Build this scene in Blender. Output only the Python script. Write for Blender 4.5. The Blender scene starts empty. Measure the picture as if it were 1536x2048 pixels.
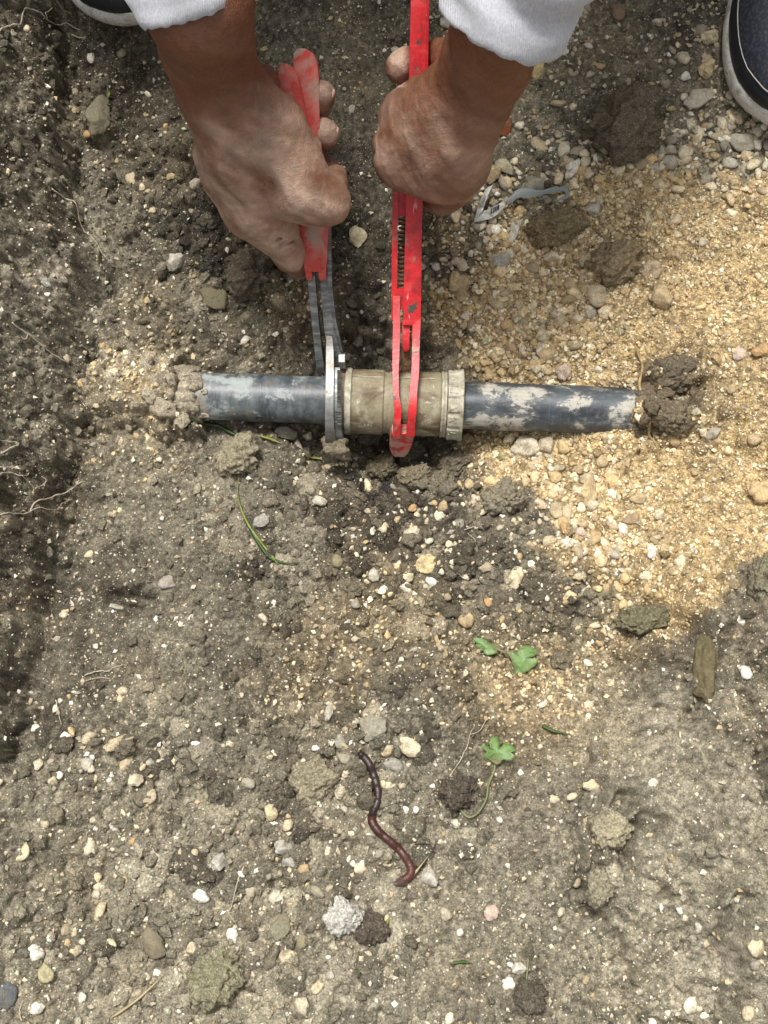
import bpy, bmesh, math, random
import numpy as np
from mathutils import Vector, Matrix
import openvdb

R = math.radians
rng = np.random.default_rng(7)
random.seed(7)
scene = bpy.context.scene
COL = scene.collection

# ------------------------------------------------------------------ camera, light, exposure
TILT = R(15.0)
CAM = np.array([0.0, -0.336, 0.893])
FPX = 1024 / math.tan(R(25.0))                      # focal length in photo pixels
FWD = np.array([0, math.sin(TILT), -math.cos(TILT)])
UPV = np.array([0, math.cos(TILT), math.sin(TILT)])
cam_data = bpy.data.cameras.new('camera')
cam = bpy.data.objects.new('camera', cam_data); COL.objects.link(cam)
cam.location = CAM; cam.rotation_euler = (TILT, 0, 0)
cam_data.sensor_fit = 'VERTICAL'; cam_data.sensor_height = 36
cam_data.lens = 18 / math.tan(R(25.0))
cam_data.clip_start = 0.01; cam_data.clip_end = 200
scene.camera = cam

SUN_ELEV, SUN_AZ = 71, 334                           # azimuth from +y (clockwise), light comes from the upper left
world = bpy.data.worlds.new('World'); scene.world = world; world.use_nodes = True
wn = world.node_tree; wn.nodes.clear()
sky = wn.nodes.new('ShaderNodeTexSky'); sky.sky_type = 'NISHITA'; sky.sun_disc = False
sky.sun_elevation = R(SUN_ELEV); sky.sun_rotation = R(SUN_AZ)
sky.air_density = 1.0; sky.dust_density = 4.0; sky.ozone_density = 1.0
hs = wn.nodes.new('ShaderNodeHueSaturation'); hs.inputs['Saturation'].default_value = 0.12
bg = wn.nodes.new('ShaderNodeBackground'); bg.inputs['Strength'].default_value = 0.074
wo = wn.nodes.new('ShaderNodeOutputWorld')
wn.links.new(sky.outputs[0], hs.inputs['Color']); wn.links.new(hs.outputs[0], bg.inputs[0]); wn.links.new(bg.outputs[0], wo.inputs[0])
sd = bpy.data.lights.new('sun', 'SUN'); sd.energy = 1.5; sd.angle = R(12); sd.color = (1.0, 0.975, 0.93)
sun = bpy.data.objects.new('sun', sd); COL.objects.link(sun)
_e, _a = R(SUN_ELEV), R(SUN_AZ)
sdir = Vector((math.sin(_a) * math.cos(_e), math.cos(_a) * math.cos(_e), math.sin(_e)))
sun.rotation_euler = sdir.to_track_quat('Z', 'Y').to_euler(); sun.location = sdir * 5
vs_ = scene.view_settings
scene.display_settings.display_device = 'sRGB'
vs_.view_transform = 'Standard'; vs_.look = 'None'; vs_.gamma = 1; vs_.use_curve_mapping = False
vs_.exposure = 1.36
scene.cycles.max_bounces = 6

# ------------------------------------------------------------------ helpers: where things stand
def W(u, v, z):
    """world point (metres) seen at photo pixel u,v at height z (millimetres)"""
    d = FWD + np.array([1.0, 0, 0]) * ((u - 768) / FPX) + UPV * ((1024 - v) / FPX)
    t = (z * 0.001 - CAM[2]) / d[2]
    return CAM + d * t
def pix(P):
    P = np.asarray(P, float); q = P - CAM
    dep = q @ FWD
    return 768 + FPX * q[..., 0] / dep, 1024 - FPX * (q @ UPV) / dep, dep
def depth(p): return float((np.asarray(p) - CAM) @ FWD)
def mm(p, px): return px * depth(p) / FPX            # metres spanned by px photo pixels at point p

def smooth(e0, e1, x):
    t = np.clip((x - e0) / (e1 - e0), 0, 1); return t * t * (3 - 2 * t)
_lat = np.random.default_rng(99).random((512, 512)).astype(np.float32)
def vnoise(x, y, s, seed=0):
    x = x / s + seed * 17.37 + 1000; y = y / s + seed * 9.71 + 1000
    xi = np.floor(x).astype(np.int64); yi = np.floor(y).astype(np.int64)
    fx = x - xi; fy = y - yi
    fx = fx * fx * (3 - 2 * fx); fy = fy * fy * (3 - 2 * fy)
    a = _lat[xi & 511, yi & 511]; b = _lat[(xi + 1) & 511, yi & 511]
    c = _lat[xi & 511, (yi + 1) & 511]; d = _lat[(xi + 1) & 511, (yi + 1) & 511]
    return (a * (1 - fx) + b * fx) * (1 - fy) + (c * (1 - fx) + d * fx) * fy - 0.5
def fbm(x, y, s, o=4, seed=0):
    t = 0; a = 1.0
    for i in range(o):
        t = t + a * vnoise(x, y, s / 2 ** i, seed + i * 3); a *= 0.5
    return t

def poly_sd(u, v, poly):
    """signed distance in px to a polygon, negative inside"""
    n = len(poly); d = np.full(u.shape, 1e9); ins = np.zeros(u.shape, bool)
    for i in range(n):
        ax, ay = poly[i]; bx, by = poly[(i + 1) % n]
        ex, ey = bx - ax, by - ay
        t = np.clip(((u - ax) * ex + (v - ay) * ey) / (ex * ex + ey * ey), 0, 1)
        d = np.minimum(d, np.hypot(u - ax - t * ex, v - ay - t * ey))
        c = ((ay > v) != (by > v)) & (u < (bx - ax) * (v - ay) / ((by - ay) if by != ay else 1e-9) + ax)
        ins ^= c
    return np.where(ins, -d, d)
def blobs(u, v, lst):
    t = np.zeros(u.shape)
    for (bu, bv, br, bw) in lst: t = t + bw * np.exp(-((u - bu) ** 2 + (v - bv) ** 2) / (br * br))
    return t

# ------------------------------------------------------------------ helpers: materials
def new_mat(name):
    m = bpy.data.materials.new(name); m.use_nodes = True
    nt = m.node_tree; return m, nt, nt.nodes['Principled BSDF']
class N:
    """tiny node builder"""
    def __init__(s, nt): s.nt = nt
    def add(s, t, **k):
        n = s.nt.nodes.new(t)
        for a, b in k.items(): setattr(n, a, b)
        return n
    def link(s, a, b): s.nt.links.new(a, b)
    def coord(s, what='Object'): return s.add('ShaderNodeTexCoord').outputs[what]
    def mapped(s, vec, scale=(1, 1, 1), rot=(0, 0, 0)):
        n = s.add('ShaderNodeMapping'); n.inputs['Scale'].default_value = scale; n.inputs['Rotation'].default_value = rot
        s.link(vec, n.inputs['Vector']); return n.outputs[0]
    def noise(s, vec, scale, detail=4, rough=0.6, dist=0.0):
        n = s.add('ShaderNodeTexNoise'); n.inputs['Scale'].default_value = scale; n.inputs['Detail'].default_value = detail
        n.inputs['Roughness'].default_value = rough; n.inputs['Distortion'].default_value = dist
        s.link(vec, n.inputs['Vector']); return n.outputs['Fac']
    def voro(s, vec, scale, feature='F1', out='Distance'):
        n = s.add('ShaderNodeTexVoronoi', feature=feature); n.inputs['Scale'].default_value = scale
        s.link(vec, n.inputs['Vector']); return n.outputs[out]
    def ramp(s, fac, stops):
        n = s.add('ShaderNodeValToRGB'); cr = n.color_ramp
        while len(cr.elements) < len(stops): cr.elements.new(0.5)
        for e, (p, c) in zip(cr.elements, stops):
            e.position = p; e.color = (c, c, c, 1) if isinstance(c, (int, float)) else (*c, 1)
        s.link(fac, n.inputs[0]); return n.outputs[0]
    def mix(s, fac, a, b, mode='MIX'):
        n = s.add('ShaderNodeMix', data_type='RGBA', blend_type=mode)
        for val, k in ((fac, 0), (a, 6), (b, 7)):
            sock = n.inputs[k]
            if hasattr(val, 'is_linked'): s.link(val, sock)
            elif isinstance(val, (int, float)): sock.default_value = val if k == 0 else (val, val, val, 1)
            else: sock.default_value = (*val, 1)
        return n.outputs[2]
    def math(s, op, a, b=0.0):
        n = s.add('ShaderNodeMath', operation=op)
        for val, sock in ((a, n.inputs[0]), (b, n.inputs[1])):
            if hasattr(val, 'is_linked'): s.link(val, sock)
            else: sock.default_value = val
        return n.outputs[0]
    def bump(s, h, bsdf, strength=0.5, dist=0.001):
        n = s.add('ShaderNodeBump'); n.inputs['Strength'].default_value = strength; n.inputs['Distance'].default_value = dist
        s.link(h, n.inputs['Height']); s.link(n.outputs[0], bsdf.inputs['Normal'])

def soil_like(name, source, grain=1.0, speck=0.5, rough=0.95):
    """earth / stone surface; colour from a point attribute ('Col') or from the object's own colour"""
    m, nt, b = new_mat(name); n = N(nt)
    if source == 'attr':
        a = n.add('ShaderNodeAttribute'); a.attribute_name = 'Col'; base = a.outputs['Color']
        co = n.coord('Object')
    else:
        oi = n.add('ShaderNodeObjectInfo'); base = oi.outputs['Color']
        geo = n.add('ShaderNodeNewGeometry'); co = geo.outputs['Position']
    f1 = n.noise(co, 620, 3, 0.75); f2 = n.noise(co, 240, 4, 0.65)
    k = n.ramp(f1, [(0.32, 1 - 0.60 * grain), (0.5, 1.0), (0.70, 1 + 0.65 * grain)])
    k2 = n.ramp(f2, [(0.3, 1 - 0.28 * grain), (0.7, 1 + 0.30 * grain)])
    c = n.mix(1.0, base, k, 'MULTIPLY'); c = n.mix(1.0, c, k2, 'MULTIPLY')
    if speck > 0:
        for sc_, lo, colr in ((330, .44, (0.50, 0.45, 0.34)), (560, .40, (0.42, 0.37, 0.27))):
            v = n.voro(co, sc_, 'F1', 'Distance'); r = n.noise(co, sc_ * .17, 3, 0.6)
            sp = n.math('MULTIPLY', n.ramp(v, [(0.13, 1.0), (0.24, 0.0)]), n.ramp(r, [(lo, 0.0), (lo + .14, 1.0)]))
            c = n.mix(n.math('MULTIPLY', sp, speck), c, colr)
    if source == 'object' and speck == 0:
        q = n.noise(co, 130, 5, 0.7, 0.4); c = n.mix(n.ramp(q, [(.46, 0.0), (.66, .75)]), c, (.20, .16, .10))
    n.link(c, b.inputs['Base Color'])
    b.inputs['Roughness'].default_value = rough; b.inputs['Specular IOR Level'].default_value = 0.2
    h = n.math('ADD', n.math('MULTIPLY', f1, 0.9), f2)
    n.bump(h, b, 0.7, 0.0018)
    return m
M_SOIL = soil_like('soil', 'attr', 1.0, 0.6)
M_GRAIN = soil_like('gravel_stone', 'attr', 0.55, 0.0, 0.85)
M_STONE = soil_like('stone', 'object', 0.42, 0.0, 0.82)
M_CLOD = soil_like('clod_earth', 'object', 1.0, 0.5)

# ------------------------------------------------------------------ helpers: meshes and objects
def mesh_np(name, verts, faces, mat=None, smooth_=True, col=None):
    """verts (n,3); faces: (m,3) or (m,4) array, or a list of such arrays"""
    me = bpy.data.meshes.new(name)
    fl = faces if isinstance(faces, list) else [faces]
    fl = [np.asarray(f, np.int32) for f in fl if len(f)]
    me.vertices.add(len(verts)); me.vertices.foreach_set('co', np.ascontiguousarray(verts, np.float32).ravel())
    idx = np.concatenate([f.ravel() for f in fl]); tot = np.concatenate([np.full(len(f), f.shape[1], np.int32) for f in fl])
    me.loops.add(len(idx)); me.loops.foreach_set('vertex_index', idx)
    me.polygons.add(len(tot)); me.polygons.foreach_set('loop_start', np.concatenate([[0], np.cumsum(tot)[:-1]]).astype(np.int32))
    me.polygons.foreach_set('use_smooth', np.full(len(tot), smooth_, bool))
    if col is not None:
        a = me.color_attributes.new('Col', 'FLOAT_COLOR', 'POINT')
        a.data.foreach_set('color', np.concatenate([col, np.ones((len(col), 1))], 1).astype(np.float32).ravel())
    me.update(calc_edges=True); me.validate()
    if mat: me.materials.append(mat)
    return me
def link(name, me, parent=None, loc=None):
    o = bpy.data.objects.new(name, me); COL.objects.link(o)
    if parent is not None: o.parent = parent
    if loc is not None: o.location = loc
    return o
def tag(o, label=None, cat=None, group=None, kind=None):
    if label: o['label'] = label
    if cat: o['category'] = cat
    if group: o['group'] = group
    if kind: o['kind'] = kind
    return o
def root(name, loc, label, cat, group=None):
    o = bpy.data.objects.new(name, None); COL.objects.link(o); o.location = loc; o.empty_display_size = 0.02
    return tag(o, label, cat, group)
def part(name, me, parent):
    """mesh given in world coordinates, parented to an unrotated root"""
    o = link(name, me, parent)
    t = Vector(parent.location)
    p = parent.parent
    while p is not None: t += Vector(p.location); p = p.parent
    o.location = -t if parent.type == 'EMPTY' or True else (0, 0, 0)
    return o
def part_w(name, me, parent):
    """mesh in world coordinates under any parent whose matrix is only translations"""
    o = link(name, me, parent)
    t = Vector((0, 0, 0)); p = parent
    while p is not None: t += Vector(p.location); p = p.parent
    o.location = -t
    return o
def bm_mesh(name, bm, mat, smooth_=False, bevel=0.0, seg=2):
    if bevel > 0:
        es = [e for e in bm.edges if len(e.link_faces) == 2 and e.calc_face_angle(0) > 0.5]
        bmesh.ops.bevel(bm, geom=es, offset=bevel, segments=seg, affect='EDGES', profile=0.6, clamp_overlap=True)
    bmesh.ops.recalc_face_normals(bm, faces=bm.faces[:])
    me = bpy.data.meshes.new(name); bm.to_mesh(me); bm.free()
    for p in me.polygons: p.use_smooth = smooth_
    if mat: me.materials.append(mat)
    return me
def tube(pts, rad, sides=8, caps=True):
    """numpy tube along points; returns verts, [quads, tris]"""
    pts = np.asarray(pts, float); n = len(pts)
    rad = np.full(n, rad) if np.isscalar(rad) else np.asarray(rad, float)
    T = np.gradient(pts, axis=0); T /= np.linalg.norm(T, axis=1)[:, None] + 1e-12
    ref = np.array([0.0, 0, 1]) if abs(T[0][2]) < 0.9 else np.array([1.0, 0, 0])
    a = np.cross(T[0], ref); a /= np.linalg.norm(a); V = []
    for i in range(n):
        a = a - T[i] * (a @ T[i]); a /= np.linalg.norm(a); b = np.cross(T[i], a)
        th = np.linspace(0, 2 * math.pi, sides, endpoint=False)
        V.append(pts[i] + rad[i] * (np.cos(th)[:, None] * a + np.sin(th)[:, None] * b))
    V = np.concatenate(V); Q = []
    for i in range(n - 1):
        for j in range(sides):
            k = (j + 1) % sides
            Q.append((i * sides + j, i * sides + k, (i + 1) * sides + k, (i + 1) * sides + j))
    Tn = []
    if caps:
        V = np.concatenate([V, [pts[0]], [pts[-1]]]); c0, c1 = len(V) - 2, len(V) - 1
        for j in range(sides):
            k = (j + 1) % sides
            Tn.append((c0, k, j)); Tn.append((c1, (n - 1) * sides + j, (n - 1) * sides + k))
    return V, [np.array(Q), np.array(Tn).reshape(-1, 3)]
def spline(pts, n):
    """Catmull-Rom through points"""
    P = np.asarray(pts, float); P = np.concatenate([[2 * P[0] - P[1]], P, [2 * P[-1] - P[-2]]])
    out = []; m = len(P) - 3
    for t in np.linspace(0, m - 1e-6, n):
        i = int(t); f = t - i; a, b, c, d = P[i:i + 4]
        out.append(0.5 * ((2 * b) + (c - a) * f + (2 * a - 5 * b + 4 * c - d) * f ** 2 + (3 * b - a - 3 * c + d) * f ** 3))
    return np.array(out)
def ico(sub):
    bm = bmesh.new(); bmesh.ops.create_icosphere(bm, subdivisions=sub, radius=1.0)
    v = np.array([x.co[:] for x in bm.verts]); bm.verts.index_update()
    f = np.array([[x.index for x in fc.verts] for fc in bm.faces]); bm.free(); return v, f
ICO = {s: ico(s) for s in (1, 2, 3, 4, 5)}
OCT = (np.array([(1, 0, 0), (-1, 0, 0), (0, 1, 0), (0, -1, 0), (0, 0, 1), (0, 0, -1)], float),
       np.array([(0, 2, 4), (2, 1, 4), (1, 3, 4), (3, 0, 4), (2, 0, 5), (1, 2, 5), (3, 1, 5), (0, 3, 5)]))
def lump(sub, rough=0.25, seed=0, freq=1.6, flat=0.0, facets=0):
    """irregular rounded stone / clod of unit size"""
    r = np.random.default_rng(seed); v, f = ICO[sub]; v = v.copy(); d = np.zeros(len(v))
    for o in range(4 if sub >= 3 else 2):
        k = freq * 2 ** o; amp = rough / 1.8 ** o
        for _ in range(4):
            w = r.normal(size=3); w /= np.linalg.norm(w)
            d += amp * 0.5 * np.sin(k * 1.7 * (v @ w) + r.random() * 6.28)
    v = v * (1 + d)[:, None]
    for _ in range(facets):
        w = r.normal(size=3); w /= np.linalg.norm(w); c = 0.62 + 0.2 * r.random()
        s = v @ w; over = np.maximum(s - c, 0); v = v - over[:, None] * w * 0.92
    return v, f

# ------------------------------------------------------------------ ground: one sheet, dense where the photo looks
CTRL = [  # photo u, v, height in mm
 # left bank: foot, then rising
 (150,-60,62),(130,100,38),(140,230,26),(140,350,22),(220,470,12),(210,600,4),(150,700,2),(120,780,10),(150,900,6),(120,1000,8),(95,1100,10),(80,1250,14),(45,1400,18),(20,1520,20),
 (60,100,60),(60,350,46),(120,520,30),(80,650,30),(60,800,32),(70,950,24),(40,1100,28),(25,1250,28),
 (0,60,80),(0,300,72),(0,500,66),(0,700,62),(0,900,54),(0,1080,46),(0,1250,40),(-20,1450,36),
 (-160,0,150),(-160,300,150),(-170,600,145),(-170,900,130),(-170,1200,105),(-170,1500,80),(-170,1800,70),(-170,2050,60),
 # far end, where the person crouches
 (250,60,46),(320,100,34),(450,120,28),(600,90,30),(750,120,30),(900,60,42),(1050,120,42),(1250,90,50),(1400,180,52),(1520,300,54),
 (200,-160,70),(500,-160,66),(900,-160,66),(1300,-160,72),(1650,-100,80),(1650,250,80),
 (330,300,16),(500,300,8),(700,250,16),(700,350,4),(900,300,24),(1050,300,30),(1250,330,38),(1150,230,42),
 (350,500,10),(500,480,2),(620,520,-2),(750,450,-4),(880,450,6),(1000,430,18),(1200,450,28),(1400,450,42),(1560,450,62),
 (330,650,6),(500,650,-6),(650,640,-12),(750,620,-16),(870,600,-6),(980,620,6),(1120,620,16),(1300,620,30),(1450,650,44),(1600,650,72),
 # along the pipe
 (260,735,-2),(400,715,-8),(520,715,-12),(650,715,-34),(760,715,-52),(860,715,-34),(960,715,-10),(1080,728,4),(1200,745,6),(1320,740,20),(1450,780,40),(1600,800,76),
 (260,872,-16),(430,880,-18),(560,880,-28),(660,900,-50),(760,910,-62),(860,905,-58),(950,900,-32),(1060,890,-16),(1180,905,-4),(1300,910,6),(1450,900,30),(1600,950,66),
 # near floor
 (220,980,4),(350,980,0),(480,950,-4),(600,980,-14),(720,990,-26),(830,985,-28),(950,1000,-16),(1080,1000,-6),(1250,1050,10),(1430,1050,34),(1600,1100,70),
 (300,1150,6),(480,1120,-2),(650,1110,-4),(850,1110,-4),(1020,1120,0),(1180,1130,12),(1330,1160,28),
 (180,1300,12),(420,1300,10),(700,1270,12),(950,1250,10),(1120,1270,14),(1230,1270,20),(1330,1240,34),
 (150,1500,16),(420,1500,14),(750,1480,18),(980,1480,20),(1130,1450,22),
 (60,1700,22),(350,1700,16),(650,1700,18),(950,1700,22),(1130,1650,26),
 (60,1950,26),(350,1950,20),(700,1950,24),(1000,1950,28),(1150,1900,32),
 # raised shelf on the near right
 (1260,1370,38),(1330,1300,58),(1410,1225,76),(1500,1140,74),(1560,1080,76),
 (1215,1500,38),(1320,1430,66),(1450,1400,92),(1540,1300,98),(1225,1650,54),(1340,1600,72),(1480,1600,98),(1240,1780,60),(1350,1780,72),(1500,1800,104),
 (1250,1950,46),(1400,1950,62),(1540,1980,92),(1700,1300,120),(1700,1650,125),(1700,2000,130),
 (300,2200,30),(800,2200,34),(1250,2200,50),(1600,2250,110),(-100,2250,60)]
CP = np.array([W(*c) for c in CTRL])
def tps_fit(P):
    n = len(P); d = np.linalg.norm(P[:, None, :2] - P[None, :, :2], axis=2)
    K = np.where(d > 0, d * d * np.log(d + 1e-12), 0) + np.eye(n) * 2e-4
    A = np.zeros((n + 3, n + 3)); A[:n, :n] = K; A[:n, n] = 1; A[:n, n + 1:] = P[:, :2]; A[n, :n] = 1; A[n + 1:, :n] = P[:, :2].T
    return np.linalg.solve(A, np.concatenate([P[:, 2], np.zeros(3)]))
TW = tps_fit(CP)
def tps(x, y):
    o = np.zeros(x.shape, np.float64) + TW[-3] + TW[-2] * x + TW[-1] * y
    for i in range(len(CP)):
        d2 = (x - CP[i, 0]) ** 2 + (y - CP[i, 1]) ** 2 + 1e-12
        o += TW[i] * 0.5 * d2 * np.log(d2)
    return o
STEP = 0.00112; EXT = 38
xd = np.arange(-0.405, 0.4055, STEP); yd = np.arange(-0.525, 0.4555, STEP)
def extend(a):
    g = 0.0025 * 1.26 ** np.arange(EXT)
    c = np.cumsum(g); return np.concatenate([a[0] - c[::-1], a, a[-1] + c])
gx, gy = extend(xd), extend(yd)
GX, GY = np.meshgrid(gx, gy, indexing='ij')
inx, iny = slice(EXT, EXT + len(xd)), slice(EXT, EXT + len(yd))
DX, DY = GX[inx, iny], GY[inx, iny]

# macro shape (coarse evaluation, then bilinear)
cx = np.linspace(-0.9, 0.9, 226); cy = np.linspace(-1.0, 0.9, 238)
CXX, CYY = np.meshgrid(cx, cy, indexing='ij'); CH = tps(CXX, CYY)
def bil(A, ax, ay, x, y):
    fx = np.clip((x - ax[0]) / (ax[1] - ax[0]), 0, len(ax) - 1.001); fy = np.clip((y - ay[0]) / (ay[1] - ay[0]), 0, len(ay) - 1.001)
    i = fx.astype(int); j = fy.astype(int); fx = fx - i; fy = fy - j
    return (A[i, j] * (1 - fx) + A[i + 1, j] * fx) * (1 - fy) + (A[i, j + 1] * (1 - fx) + A[i + 1, j + 1] * fx) * fy
def macro(x, y):
    h = bil(CH, cx, cy, x, y)
    far = smooth(0.42, 0.85, np.maximum(np.abs(x), np.abs(y + 0.03) * 0.9))
    lvl = np.where(y > 0, 0.16, 0.09) + 0.10 * smooth(0.4, 0.9, np.abs(x))
    h = np.clip(h, -0.08, 0.30)
    return h * (1 - far) + far * (lvl + 0.03 * fbm(x, y, 0.8, 3, 5))
H = macro(GX, GY)
PIPE_ANG = -R(2.2); PIPE_R = 0.0205
PO = W(797, 806, 0); PD = np.array([math.cos(PIPE_ANG), math.sin(PIPE_ANG), 0.0]); PN = np.array([-PD[1], PD[0], 0])
U_, V_, _ = pix(np.stack([GX, GY, H], -1))
ps = (GX - PO[0]) * PD[0] + (GY - PO[1]) * PD[1]; pt = (GX - PO[0]) * PN[0] + (GY - PO[1]) * PN[1]
SL, SR = (385 - 797) * 0.4326e-3, (1282 - 797) * 0.4326e-3        # where the pipe goes into the earth
nz = fbm(GX, GY, 0.03, 4, 11)
wb = nz * 0.026 + vnoise(GX, GY, 0.007, 12) * 0.011 + vnoise(GX, GY, 0.0035, 13) * 0.004
bury = np.maximum(smooth(SL + 0.004, SL - 0.010, ps + wb + pt * 0.18), smooth(SR - 0.006, SR + 0.012, ps + wb + pt * 0.12))
bury = np.where((ps < -0.30) | (ps > 0.34), bury * smooth(0.40, 0.32, np.abs(ps)), bury)
RB = PIPE_R + 0.0075 + nz * 0.010 + vnoise(GX, GY, 0.008, 14) * 0.005
H = np.maximum(H, np.where(bury > 0.02, np.sqrt(np.clip(RB ** 2 - (pt * 0.74) ** 2, 0, 1)) * np.clip(bury * 1.25, 0, 1) + (bury < .6) * -0.004, -1.0))

SAND = [(985,545),(1080,470),(1190,395),(1330,345),(1560,330),(1640,700),(1640,1080),(1500,1140),(1440,1215),(1300,1235),(1225,1165),(1120,1100),(1090,1010),(1010,950),(940,915),(930,870),(930,760),(900,700),(880,640),(880,580)]
wob = fbm(GX, GY, 0.05, 4, 21) * 70 + fbm(GX, GY, 0.012, 3, 22) * 30
sand = smooth(75, -55, poly_sd(U_, V_, SAND) + wob * 1.5)
sand = np.clip(sand - 0.8 * np.clip(blobs(U_, V_, [(1345,810,78,1.4),(1310,760,45,.8),(1085,425,55,.6),(1120,540,40,.3),(900,560,30,.8),(930,660,35,.5),(1260,500,45,.6)]) + wob * .006, 0, 1), 0, 1)
sand = np.maximum(sand, 0.45 * np.clip(blobs(U_, V_, [(1100,1400,130,.8),(780,1260,110,.45),(1010,1330,90,.5),(640,1330,90,.3),(270,600,40,.4),(600,620,70,.6),(290,780,95,.85),(900,450,60,.5),(1250,1270,60,.7)]) + wob * 0.004, 0, 1))
CRUMBLY = [(480,380,150,.9),(420,560,150,.7),(560,1100,150,1.1),(800,1050,150,1.1),(950,1180,110,1),(400,1560,200,.8),(650,1700,230,.9),(250,1850,250,.9),(550,1950,200,.8),(800,900,120,1.2),(1100,1230,110,.9),(200,250,110,.5),(780,1550,150,.7),(700,620,90,.6),(60,800,120,.4)]
crumb = np.clip(blobs(U_, V_, CRUMBLY) + wob * 0.003, 0.05, 1.3)
SMOOTHSOIL = [(280,1230,200,1),(850,160,170,.8),(400,200,110,.8),(1150,1560,160,.8),(950,1880,160,.7),(1240,90,130,.7),(450,940,60,.7),(1350,1600,160,.5),(1450,1850,130,.4)]
flat = np.clip(blobs(U_, V_, SMOOTHSOIL), 0, 1)
bankm = np.clip(blobs(U_, V_, [(30,200,170,1),(30,500,170,1),(50,800,140,1),(20,1050,120,1)]), 0, 1)
shelf = np.clip(blobs(U_, V_, [(1430,1450,180,1),(1350,1750,200,1),(1480,1950,170,1)]), 0, 1)

dm = np.where((np.abs(GX) < .40) & (GY > -.52) & (GY < .45), 1.0, smooth(.46, .41, np.maximum(np.abs(GX), np.abs(GY + .03))))
rough = dm * (0.55 + 0.7 * np.clip(crumb, 0, 1) + 0.5 * bankm + 0.35 * shelf) * (1 - 0.85 * flat) * (1 - 0.3 * sand)
ridge = 1 - 2 * np.abs(fbm(GX, GY, 0.045, 4, 33))
H = H + (fbm(GX, GY, 0.12, 3, 31) * 0.012 + fbm(GX, GY, 0.035, 4, 32) * 0.009 * rough + (ridge - 0.6) * 0.012 * np.clip(bankm * .8 + shelf + 0.12, 0, 1)
         + fbm(GX, GY, 0.008, 3, 34) * 0.0036 * (0.25 + rough) + dm * (vnoise(GX, GY, 0.0034, 35) * 0.0026 * (0.45 + rough) + vnoise(GX, GY, 0.0022, 36) * 0.0018 * (0.5 + rough)))
# cracks and ledges in the raised shelf, seam at the foot of the left bank
SEAM = [(115,60),(135,200),(150,330),(140,440),(190,560),(150,700),(165,760),(170,880),(130,960),(118,1080),(95,1180),(80,1290),(45,1400),(15,1500)]
CRK = [[(1185,1580),(1165,1660),(1180,1720),(1160,1800),(1200,1830)],[(1280,1640),(1250,1690),(1265,1760),(1330,1790)],[(1455,1260),(1420,1330),(1400,1420),(1330,1470),(1270,1480)],[(1470,1800),(1440,1880),(1455,1960),(1440,2050)],[(1500,1480),(1520,1560),(1536,1600)],[(1300,1210),(1345,1235),(1400,1245)],[(620,905),(600,880),(560,866)],[(165,842),(215,852),(270,848),(330,856)],[(1325,770),(1345,790),(1400,770)],[(1250,1600),(1225,1650),(1300,1660)],[(230,1195),(270,1205),(310,1200)]]
def line_d(poly):
    d = np.full(U_.shape, 1e9)
    for (ax, ay), (bx, by) in zip(poly[:-1], poly[1:]):
        ex, ey = bx - ax, by - ay
        t = np.clip(((U_ - ax) * ex + (V_ - ay) * ey) / (ex * ex + ey * ey), 0, 1)
        d = np.minimum(d, np.hypot(U_ - ax - t * ex, V_ - ay - t * ey))
    return d
for (bu, bv, br, bd) in ((168,712,30,.024),(190,560,34,.016),(300,470,40,.010),(215,300,40,.012),(120,1010,30,.014),(660,905,50,.014),(760,935,60,.016),(870,925,45,.012),(740,690,50,.014),(640,655,40,.010),(1395,1265,30,.014),(1240,1700,28,.012),(1335,772,22,.012),(1378,800,20,.010)):
    H -= bd * np.exp(-(((U_ - bu + wob * .3) ** 2 + (V_ - bv + wob * .2) ** 2) / br ** 2) ** 2)
SHELF = [(1185,1540),(1168,1640),(1190,1720),(1172,1800),(1225,1900),(1250,2060),(1660,2120),(1660,1120),(1500,1150),(1430,1235),(1395,1290),(1330,1370),(1255,1450)]
H += 0.011 * smooth(10, -14, poly_sd(U_, V_, SHELF) + wob * 1.3)
H += 0.010 * smooth(8, -10, poly_sd(U_, V_, [(1440,1790),(1475,1740),(1560,1700),(1600,2080),(1440,2080),(1455,1950)]) + wob * .8)
H += 0.009 * smooth(8, -10, poly_sd(U_, V_, [(1470,1420),(1450,1330),(1490,1260),(1600,1240),(1600,1600),(1520,1560)]) + wob * .8)
H += 0.010 * smooth(10, -12, poly_sd(U_, V_, [(140,-100),(135,200),(140,330),(115,440),(60,520),(-60,560),(-200,500),(-200,-100)]) + wob * 1.2)
H += 0.009 * smooth(8, -10, poly_sd(U_, V_, [(100,640),(150,700),(160,770),(140,860),(120,960),(90,1090),(70,1210),(30,1330),(10,1480),(-200,1480),(-200,640)]) + wob * 1.0)
H -= 0.019 * np.exp(-((line_d(SEAM) + wob * 0.5) / 27) ** 2) * (0.6 + 1.4 * np.clip(fbm(GX, GY, 0.03, 2, 41) + 0.4, 0, 1))
for i, c in enumerate(CRK): H -= 0.017 * np.exp(-((line_d(c) + wob * 0.45) / (15 if i != 2 else 24)) ** 2)

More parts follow.
